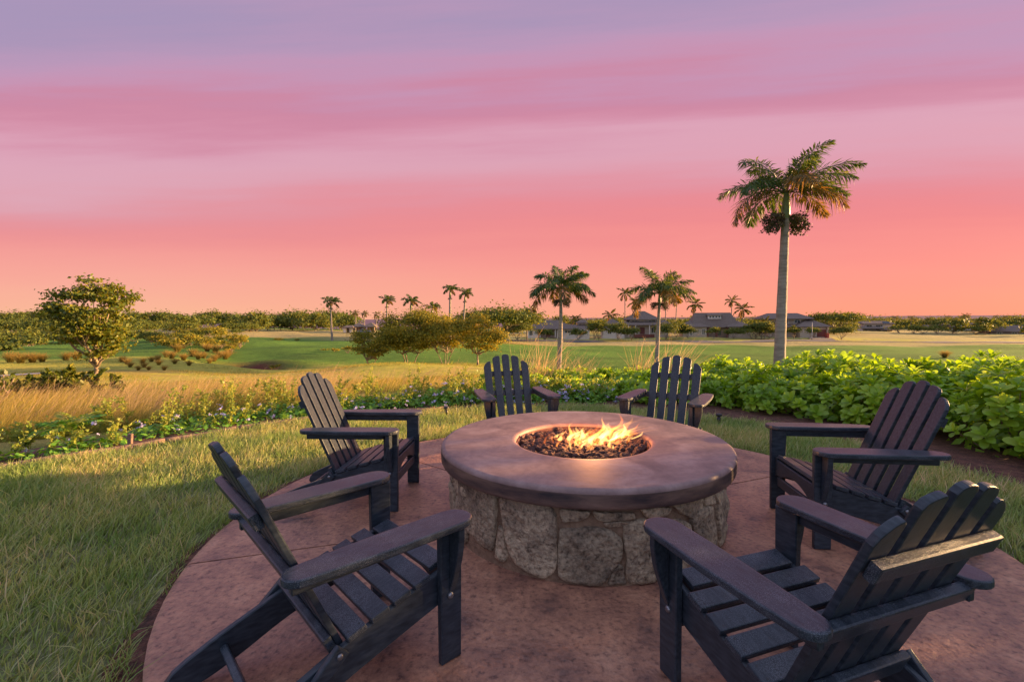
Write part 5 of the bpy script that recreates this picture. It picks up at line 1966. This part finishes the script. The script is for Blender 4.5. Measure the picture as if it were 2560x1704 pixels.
# tall grass stalks standing over the far hedge
for i, (px, d, h) in enumerate(((1302, 8.6, 1.30), (1335, 8.9, 1.05), (1352, 8.8, 1.28), (1368, 9.2, 1.1), (1400, 9.0, .9), (1430, 9.3, .95), (1462, 9.2, .85), (1592, 9.0, 1.1), (1602, 9.3, 1.15), (1660, 9.2, 1.15), (1675, 9.0, 1.1), (1690, 9.4, 1.05), (1320, 9.3, .9))):
    g_ = ground_at(px, d)
    n = 46
    P = np.stack([rng.normal(size=n) * .07, rng.normal(size=n) * .07, np.zeros(n)], 1)
    V_, F_, T_ = blades(P, 1.12 * h * (.45 + .6 * rng.random(n) ** 2), (.010 + .006 * rng.random(n)), (.12 + .25 * rng.random(), 0), .26, 4)
    me_ = np_mesh('tall_grass', V_, F_)
    me_.attributes.new('tip', 'FLOAT', 'POINT').data.foreach_set('value', T_.astype(np.float32))
    o_ = obj('tall_grass', me_, M['seed'], None, g_)
    tag(o_, 'thin wild grass clump rising over the hedge beyond the fire', 'grass clump', 'wild grass clumps beyond the fire')

# ------------------------------------------------------------------ houses
def hip_roof(bm_, x0, x1, y0, y1, z, h, ridge, over=.5, th=.18):
    """hip roof with eaves of real thickness; ridge = share of the long side"""
    x0, x1, y0, y1 = x0 - over, x1 + over, y0 - over, y1 + over
    cx, cy = (x0 + x1) / 2, (y0 + y1) / 2
    rx = (x1 - x0) / 2 * ridge
    lo = [bm_.verts.new(p) for p in ((x0, y0, z - th), (x1, y0, z - th), (x1, y1, z - th), (x0, y1, z - th))]
    up = [bm_.verts.new(p) for p in ((x0, y0, z), (x1, y0, z), (x1, y1, z), (x0, y1, z))]
    a, b = bm_.verts.new((cx - rx, cy, z + h)), bm_.verts.new((cx + rx, cy, z + h))
    bm_.faces.new(lo[::-1])
    for i in range(4):
        bm_.faces.new((lo[i], lo[(i + 1) % 4], up[(i + 1) % 4], up[i]))
    bm_.faces.new((up[0], up[1], b, a))
    bm_.faces.new((up[1], up[2], b))
    bm_.faces.new((up[2], up[3], a, b))
    bm_.faces.new((up[3], up[0], a))


class House:
    """built facing the camera: x to the right, y away, from survey pixels at distance d"""
    def __init__(self, name, label, d, px, base_y, cat='house'):
        self.d = d
        self.k = d / FPX
        self.px = px
        g_ = ground_at(px, d)
        self.z0 = EYE + (795 - (px - 1280) * .007 - base_y) * self.k
        self.root = empty(name, (g_.x, d, self.z0), -math.atan2(g_.x, d) * .35)
        tag(self.root, label, cat)
        self.base_y = base_y

    def X(self, px): return (px - self.px) * self.k
    def Zz(self, py): return (self.base_y - py) * self.k

    def wall(self, a, b, top, bot, mat='wall_tan', depth=6.0, front=0.0, name='wall'):
        x0, x1, z0, z1 = self.X(a), self.X(b), self.Zz(bot) - (1.5 if bot >= self.base_y else 0), self.Zz(top)
        return box_obj(name, ((x0 + x1) / 2, front + depth / 2, (z0 + z1) / 2), (x1 - x0, depth, z1 - z0), M[mat], self.root)

    def roof(self, a, b, eave, peak, ridge, depth=6.0, front=0.0, over=.7):
        bm_ = bmesh.new()
        hip_roof(bm_, self.X(a) + over, self.X(b) - over, front, front + depth, self.Zz(eave), self.Zz(peak) - self.Zz(eave), ridge, over)
        return bm_obj('roof', bm_, M['roof'], self.root)

    def window(self, a, b, top, bot, front=0.0, lights=2, frame='trim', glass='glass'):
        x0, x1, z0, z1 = self.X(a), self.X(b), self.Zz(bot), self.Zz(top)
        bm_ = bmesh.new()
        t_ = .12
        for c_, s_ in (((x0, front - .05, (z0 + z1) / 2), (t_, .1, z1 - z0 + t_)), ((x1, front - .05, (z0 + z1) / 2), (t_, .1, z1 - z0 + t_)),
                       (((x0 + x1) / 2, front - .052, z0), (x1 - x0 - t_, .1, t_)), (((x0 + x1) / 2, front - .052, z1), (x1 - x0 - t_, .1, t_))):
            bm_box(bm_, c_, s_)
        for i in range(1, lights):
            xx = x0 + (x1 - x0) * i / lights
            bm_box(bm_, (xx, front - .048, (z0 + z1) / 2), (.08, .08, z1 - z0 - t_))
        w_ = bm_obj('window', bm_, M[frame], self.root)
        box_obj('pane', ((x0 + x1) / 2, front - .02, (z0 + z1) / 2), (x1 - x0 - .02, .036, z1 - z0 - .02), M[glass], w_)

    def door(self, a, b, top, bot, front=0.0, mat='door', name='door'):
        x0, x1, z0, z1 = self.X(a), self.X(b), self.Zz(bot), self.Zz(top)
        bm_ = bmesh.new()
        bm_box(bm_, ((x0 + x1) / 2, front - .04, (z0 + z1) / 2), (x1 - x0, .1, z1 - z0))
        for i in range(4):
            bm_box(bm_, ((x0 + x1) / 2, front - .10, z0 + (z1 - z0) * (i + .5) / 4), ((x1 - x0) * .86, .04, (z1 - z0) * .17))
        return bm_obj(name, bm_, M[mat], self.root)

    def post(self, px, top, bot, front=-1.5, mat='trim', w_=.22):
        return box_obj('porch_post', (self.X(px), front, (self.Zz(top) + self.Zz(bot)) / 2), (w_, w_, self.Zz(top) - self.Zz(bot)), M[mat], self.root)


h = House('low_house', 'long low house with grey roof and cream walls behind the bulging palm', 138, 1400, 843)
h.wall(1318, 1345, 822, 843, 'wall_white'); h.wall(1345.2, 1392, 822, 843, 'wall_brown', 5, .8); h.wall(1392.2, 1440, 821, 843, 'wall_white', 6, .3); h.wall(1440.2, 1474, 823, 843, 'wall_white', 5, .6)
h.roof(1310, 1446, 821.5, 800, .28, 8); h.roof(1405, 1482, 822, 812, .55, 6, 1.5)
h.wall(1450, 1474, 807, 812, 'wall_white', 3, 4.5, 'rear_wall'); h.roof(1446, 1478, 807, 799, .3, 4, 4.2)
h.window(1323, 1332, 826, 838); h.window(1400, 1406, 827, 838); h.window(1447, 1456, 827, 835); h.window(1412, 1432, 826, 832, .3, 3); h.door(1366, 1376, 826, 842, .8); h.post(1350, 822, 843, -.4); h.post(1388, 822, 843, -.4)
h = House('porch_house', 'two storey house with pillared porch and red door behind the tattered palm', 140, 1600, 841)
h.wall(1508, 1562, 817.2, 841, 'wall_white', 6); h.roof(1500, 1571, 817, 796, .02, 7)
h.wall(1578, 1650, 798.2, 811, 'wall_white', 6, 3, 'upper_wall'); h.roof(1570, 1655, 798, 777, .18, 7, 2.5)
h.wall(1563, 1672, 812, 841, 'wall_tan', 7, 1.5); h.roof(1556, 1682, 811.5, 800, .75, 8, .2)
for p in (1589, 1623, 1648, 1572): h.post(p, 811, 841, -.3)
h.door(1602, 1614, 818, 835, 1.5); h.window(1584, 1598, 801, 808, 3); h.window(1626, 1642, 801, 808, 3); h.window(1520, 1530, 822, 834); h.window(1545, 1553, 822, 834); h.window(1630, 1640, 818, 833, 1.5)
box_obj('porch_steps', (h.X(1608), -1.2, h.Zz(839)), (h.X(1632) - h.X(1584), 1.6, .9), M['door'], h.root)
h = House('dormer_house', 'brown house with tall shake roof and white framed dormer left of the tall palm', 139, 1790, 843)
h.wall(1712, 1768, 816.2, 843, 'wall_tan', 6); h.roof(1703, 1775, 816, 801, .12, 7); h.wall(1822, 1872, 816.2, 843, 'wall_tan', 6, .2); h.roof(1815, 1878, 816, 802, .1, 7)
h.wall(1768.2, 1821.8, 818, 843, 'wall_brown', 5, 1.6)
bm = bmesh.new()                                          # the steep main roof
xs = [h.X(p) for p in (1731, 1852, 1834, 1748)]
zt, zb = h.Zz(781), h.Zz(818)
lo_ = [bm.verts.new(p) for p in ((xs[0], .6, zb), (xs[1], .6, zb), (xs[1], 9, zb), (xs[0], 9, zb))]
hi_ = [bm.verts.new(p) for p in ((xs[3], 4.2, zt), (xs[2], 4.2, zt), (xs[2], 5.4, zt), (xs[3], 5.4, zt))]
bm.faces.new(lo_[::-1]); bm.faces.new(hi_)
for i in range(4): bm.faces.new((lo_[i], lo_[(i + 1) % 4], hi_[(i + 1) % 4], hi_[i]))
bm_obj('main_roof', bm, M['roof'], h.root)
h.wall(1776, 1808, 787.2, 797, 'trim', 3, 2.4, 'dormer'); h.roof(1773, 1811, 787, 782.5, .8, 3.4, 2.2, .3)
for p in (1779, 1786, 1793.5, 1801): h.window(p, p + 5, 789, 794.5, 2.4, 1)
h.door(1792, 1798, 822, 842, 1.6); h.door(1799, 1806, 822, 838, 1.6, 'glass', 'glazed_door'); h.window(1845, 1857, 817.5, 832, .2, 2); h.window(1727, 1733, 822, 838); h.window(1757, 1764, 822, 836); h.post(1772, 818, 843, .4, 'door', .3); h.post(1818, 818, 843, .4, 'door', .3)
h = House('hip_house', 'two storey house with wide hipped roof and red garage door right of the tall palm', 141, 1990, 842)
h.wall(1936, 2030, 796.2, 811, 'wall_tan', 7, 4, 'upper_wall'); h.roof(1918, 2040, 796, 782, .6, 9, 3)
h.wall(1936, 1996, 817, 842, 'wall_tan', 7, 3); h.roof(1930, 2004, 816.5, 810, .7, 5, 1.2)
h.wall(2000, 2064, 816.2, 842, 'wall_tan', 8, 0); h.roof(1992, 2070, 816, 796, .03, 9)
h.window(1962, 1984, 799, 809, 4, 3); h.window(1998, 2012, 799, 808, 4); h.window(1946, 1954, 820, 834, 3)
h.door(2038, 2058, 823.5, 841, 0, 'door', 'garage_door'); h.post(2061, 817, 841, -.3, 'wall_tan', .5); h.post(2034, 817, 841, -.3, 'wall_tan', .5)
h = House('white_house', 'white two storey house with solar panel amid far right palms', 200, 2193, 833)
h.wall(2164, 2226, 809, 833, 'wall_white', 8); h.roof(2158, 2230, 808.5, 802, .75, 9, -.6); h.roof(2152, 2200, 820, 815.5, .8, 3, -2.6); h.roof(2190, 2233, 823, 818, .8, 3, -2.8)
h.window(2170, 2182, 812, 816); h.window(2190, 2205, 812, 816, 0, 3); h.window(2162, 2172, 824, 830); h.window(2196, 2214, 825, 832, 0, 3, 'trim'); h.post(2156, 820, 833, -2.2); h.post(2198, 823, 833, -2.3); h.post(2231, 823, 833, -2.3)
o = box_obj('solar_panel', (h.X(2211), -.35, h.Zz(806)), (15 * h.k, .1, 1.6), M['panel'], h.root, Matrix.Rotation(R(-55), 4, 'X'))
h = House('pink_house', 'pinkish house with row of pale windows in the far right gardens', 215, 2400, 828)
h.wall(2384, 2424, 813, 828, 'wall_white', 6); h.roof(2380, 2452, 812.5, 808, .8, 8, 1); h.wall(2358, 2384, 818, 828, 'wall_tan', 5, .5); h.roof(2355, 2390, 818, 814, .7, 6, .4)
for p in (2390, 2398, 2406, 2414): h.window(p, p + 5, 815, 822, 0, 1)
h = House('grey_house', 'wide grey roofed house at the far right picture edge', 185, 2525, 838)
h.wall(2488, 2580, 828, 838, 'wall_brown', 7); h.roof(2481, 2590, 828, 813, .55, 9); h.wall(2476, 2500, 812, 818, 'wall_white', 5, 9, 'rear_wall'); h.roof(2470, 2506, 811.5, 807, .7, 6, 8.6)
h.window(2500, 2510, 830, 836); h.window(2530, 2540, 830, 836)
h = House('grey_house', 'small grey roofed house half hidden by trees between white and pink houses', 225, 2330, 828)
h.wall(2320, 2340, 822, 828, 'wall_brown', 5); h.roof(2314, 2345, 822, 812, .5, 7); h.window(2325, 2331, 823, 827)
h = House('garden_pavilion', 'open pavilion with white posts, left of three by the grove', 150, 870, 831, 'pavilion')
h.roof(857, 884, 818, 813, .5, 4)
for p in (861, 876): h.post(p, 818, 831, .5, 'trim', .8)
h.wall(864, 874, 819, 831, 'wall_brown', 2, 1.4)
h = House('garden_pavilion', 'open pavilion with pointed roof, middle of three by the grove', 152, 894, 830, 'pavilion')
h.roof(879, 909, 816, 806, .1, 5)
for p in (884, 894, 904): h.post(p, 816, 830, .5, 'wall_brown', .4)
h.wall(886, 902, 818, 830, 'wall_brown', 2, 2.4)
h = House('garden_pavilion', 'open pavilion with pointed roof, right of three by the grove', 152, 923, 829, 'pavilion')
h.roof(908, 939, 816, 806, .1, 5)
for p in (912, 922, 933): h.post(p, 816, 829, .5, 'wall_brown', .4)
h.wall(914, 931, 818, 829, 'wall_brown', 2, 2.4)

# ------------------------------------------------------------------ roads and paths on the terrain
def strip(name, pts, width, mat, lift=.03, label=None, n=60, kind='structure'):
    P = bent([(p[0], p[1], 0) for p in pts], 14)
    V_, F_ = [], []
    for i, p in enumerate(P):
        a_, b_ = Vector(P[max(i - 1, 0)]), Vector(P[min(i + 1, len(P) - 1)])
        d_ = (b_ - a_).normalized()
        nrm = Vector((-d_.y, d_.x, 0))
        for k in (-.5, -.17, .17, .5):
            q = Vector(p) + nrm * width * k
            V_.append((q.x, q.y, 0))
    V_ = np.array(V_)
    V_[:, 2] = terrain(V_[:, 0], V_[:, 1]) + lift
    m_ = len(P)
    for i in range(m_ - 1):
        for k in range(3):
            F_.append((i * 4 + k, i * 4 + k + 1, i * 4 + 5 + k, i * 4 + 4 + k))
    return tag(obj(name, np_mesh(name, V_, np.array(F_)), mat), label, kind=kind)


strip('road', [ground_at(px, 120)[:2] for px in (1150, 1350, 1600, 1850, 2100, 2350, 2650)], 5.5, M['asphalt'], .10, 'dark road in front of the houses')
strip('driveway', [ground_at(2050, 141)[:2], ground_at(2056, 132)[:2], ground_at(2068, 121)[:2]], 6, M['asphalt'], .14, 'grey driveway up to the red garage door')
strip('path', [ground_at(-220, 25)[:2], ground_at(-60, 26)[:2], ground_at(40, 27)[:2], ground_at(105, 27.5)[:2]], 1.9, M['conc'], .05, 'grey cart path at the left edge below the lone tree')

# ------------------------------------------------------------------ small things
def at_ground(px, d): return ground_at(px, d)


root = empty('flag_pole', at_ground(2031, 128))
tag(root, 'thin pale pole on the verge before the red garage door', 'pole')
a = Acc(); a.add(*tube_np([(0, 0, -.2), (0, 0, 2), (0, 0, 4.6)], [.07, .06, .05], 8)); obj('mast', a.mesh('mast', True), M['trim'], root)
bm = bmesh.new(); bmesh.ops.create_uvsphere(bm, u_segments=8, v_segments=6, radius=.11, matrix=Matrix.Translation((0, 0, 4.66))); bm_obj('finial', bm, M['trim'], root)
g_ = at_ground(2069, 138)
root = empty('wheelie_bin', g_)
tag(root, 'red wheeled bin beside the red garage door', 'bin')
bm = bmesh.new(); prism(bm, [(-.35, 0), (.35, 0), (.42, 1.5), (-.42, 1.5)], (0, 0, 0), X, Z, Y, .8, .04, 1); bm_obj('body', bm, M['redbin'], root)
box_obj('lid', (0, -.02, 1.56), (.92, .9, .1), M['redbin'], root, None, .03)
for s in (-1, 1):
    bm = bmesh.new(); bmesh.ops.create_cone(bm, cap_ends=True, segments=14, radius1=.16, radius2=.16, depth=.08, matrix=Matrix.Translation((s * .34, .42, .16)) @ Matrix.Rotation(PI / 2, 4, 'Y')); bm_obj('wheel', bm, M['rubber'], root)


def car(px, d, label, mat, rz):
    g_ = at_ground(px, d)
    root = empty('parked_car', (g_.x, g_.y, g_.z + .05), rz)
    tag(root, label, 'car')
    bm_ = bmesh.new()
    prism(bm_, [(-2.1, .32), (2.1, .32), (2.14, .62), (1.95, .86), (1.0, .96), (-1.9, .98), (-2.12, .8)], (0, 0, 0), X, Z, Y, 1.7, .06, 2)
    b_ = bm_obj('body', bm_, mat, root)
    bm_ = bmesh.new()
    prism(bm_, [(-1.75, .95), (.95, .95), (.35, 1.42), (-1.2, 1.45)], (0, 0, 0), X, Z, Y, 1.5, .08, 2)
    bm_obj('cabin', bm_, M['glass'], root)
    box_obj('roof_panel', (-.42, 0, 1.455), (1.5, 1.36, .05), mat, root, None, .02)
    for sx in (-1.3, 1.3):
        for sy in (-.8, .8):
            bm_ = bmesh.new()
            bmesh.ops.create_cone(bm_, cap_ends=True, segments=18, radius1=.33, radius2=.33, depth=.22, matrix=Matrix.Translation((sx, sy, .33)) @ Matrix.Rotation(PI / 2, 4, 'X'))
            w_ = bm_obj('wheel', bm_, M['rubber'], root)
    for sy in (-.6, .6):
        box_obj('headlight', (2.10, sy, .68), (.06, .3, .12), M['trim'], root)
    return root


car(910, 144, 'blue car parked before the right pavilion', M['bluecar'], .2)


def path_light(px, py, label):
    p = onz(px, py, -.02)
    root = empty('path_light', (p.x, p.y, -.03))
    tag(root, label, 'path light', 'path lights in the mulch')
    bm_ = lathe([(.0, .0), (.022, .0), (.022, .09), (.016, .092), (.016, .105)], 16)
    bm_obj('stem', bm_, M['black'], root, True)
    bm_ = lathe([(.016, .104), (.036, .106), (.038, .112), (.038, .128), (.034, .134), (.0, .136)], 16)
    bm_obj('cap', bm_, M['black'], root, True)


path_light(1116, 1038, 'black path light in the mulch between the left and far left chairs')
path_light(1797, 1058, 'black path light in the mulch left of the right chair')
path_light(2460, 1108, 'black path light low in the mulch behind the right chair')

# bender board edging with its stakes along the left of the lawn
ed = empty('lawn_edging', (0, 0, 0))
tag(ed, 'weathered wooden edging strip with stakes along the left lawn edge', 'edging')
ths = np.linspace(R(112), R(182), 9)
for i in range(8):
    n = 10
    tt = np.linspace(ths[i] + .0015, ths[i + 1] - .0015, n)
    V_, F_ = [], []
    for a_ in tt:
        for dr, z_ in ((.0, -.06), (.0, .028), (.024, .028), (.024, -.06)):
            r_ = float(lawn_r([a_])[0]) + .01 + dr
            V_.append((PIT.x + r_ * math.cos(a_), PIT.y + r_ * math.sin(a_), z_ + .006 * math.sin(a_ * 40)))
    for k in range(n - 1):
        for j in range(4):
            F_.append((k * 4 + j, k * 4 + (j + 1) % 4, k * 4 + 4 + (j + 1) % 4, k * 4 + 4 + j))
    F_ += [(0, 3, 2, 1), tuple((n - 1) * 4 + j for j in range(4))]
    obj('board', np_mesh('board', np.array(V_), np.array(F_)), M['edging'], ed)
p = onz(322, 1122, -.03)
box_obj('stake', (p.x, p.y + .02, .03), (.045, .03, .20), M['edging'], ed, Matrix.Rotation(.08, 4, 'Y'), .004)
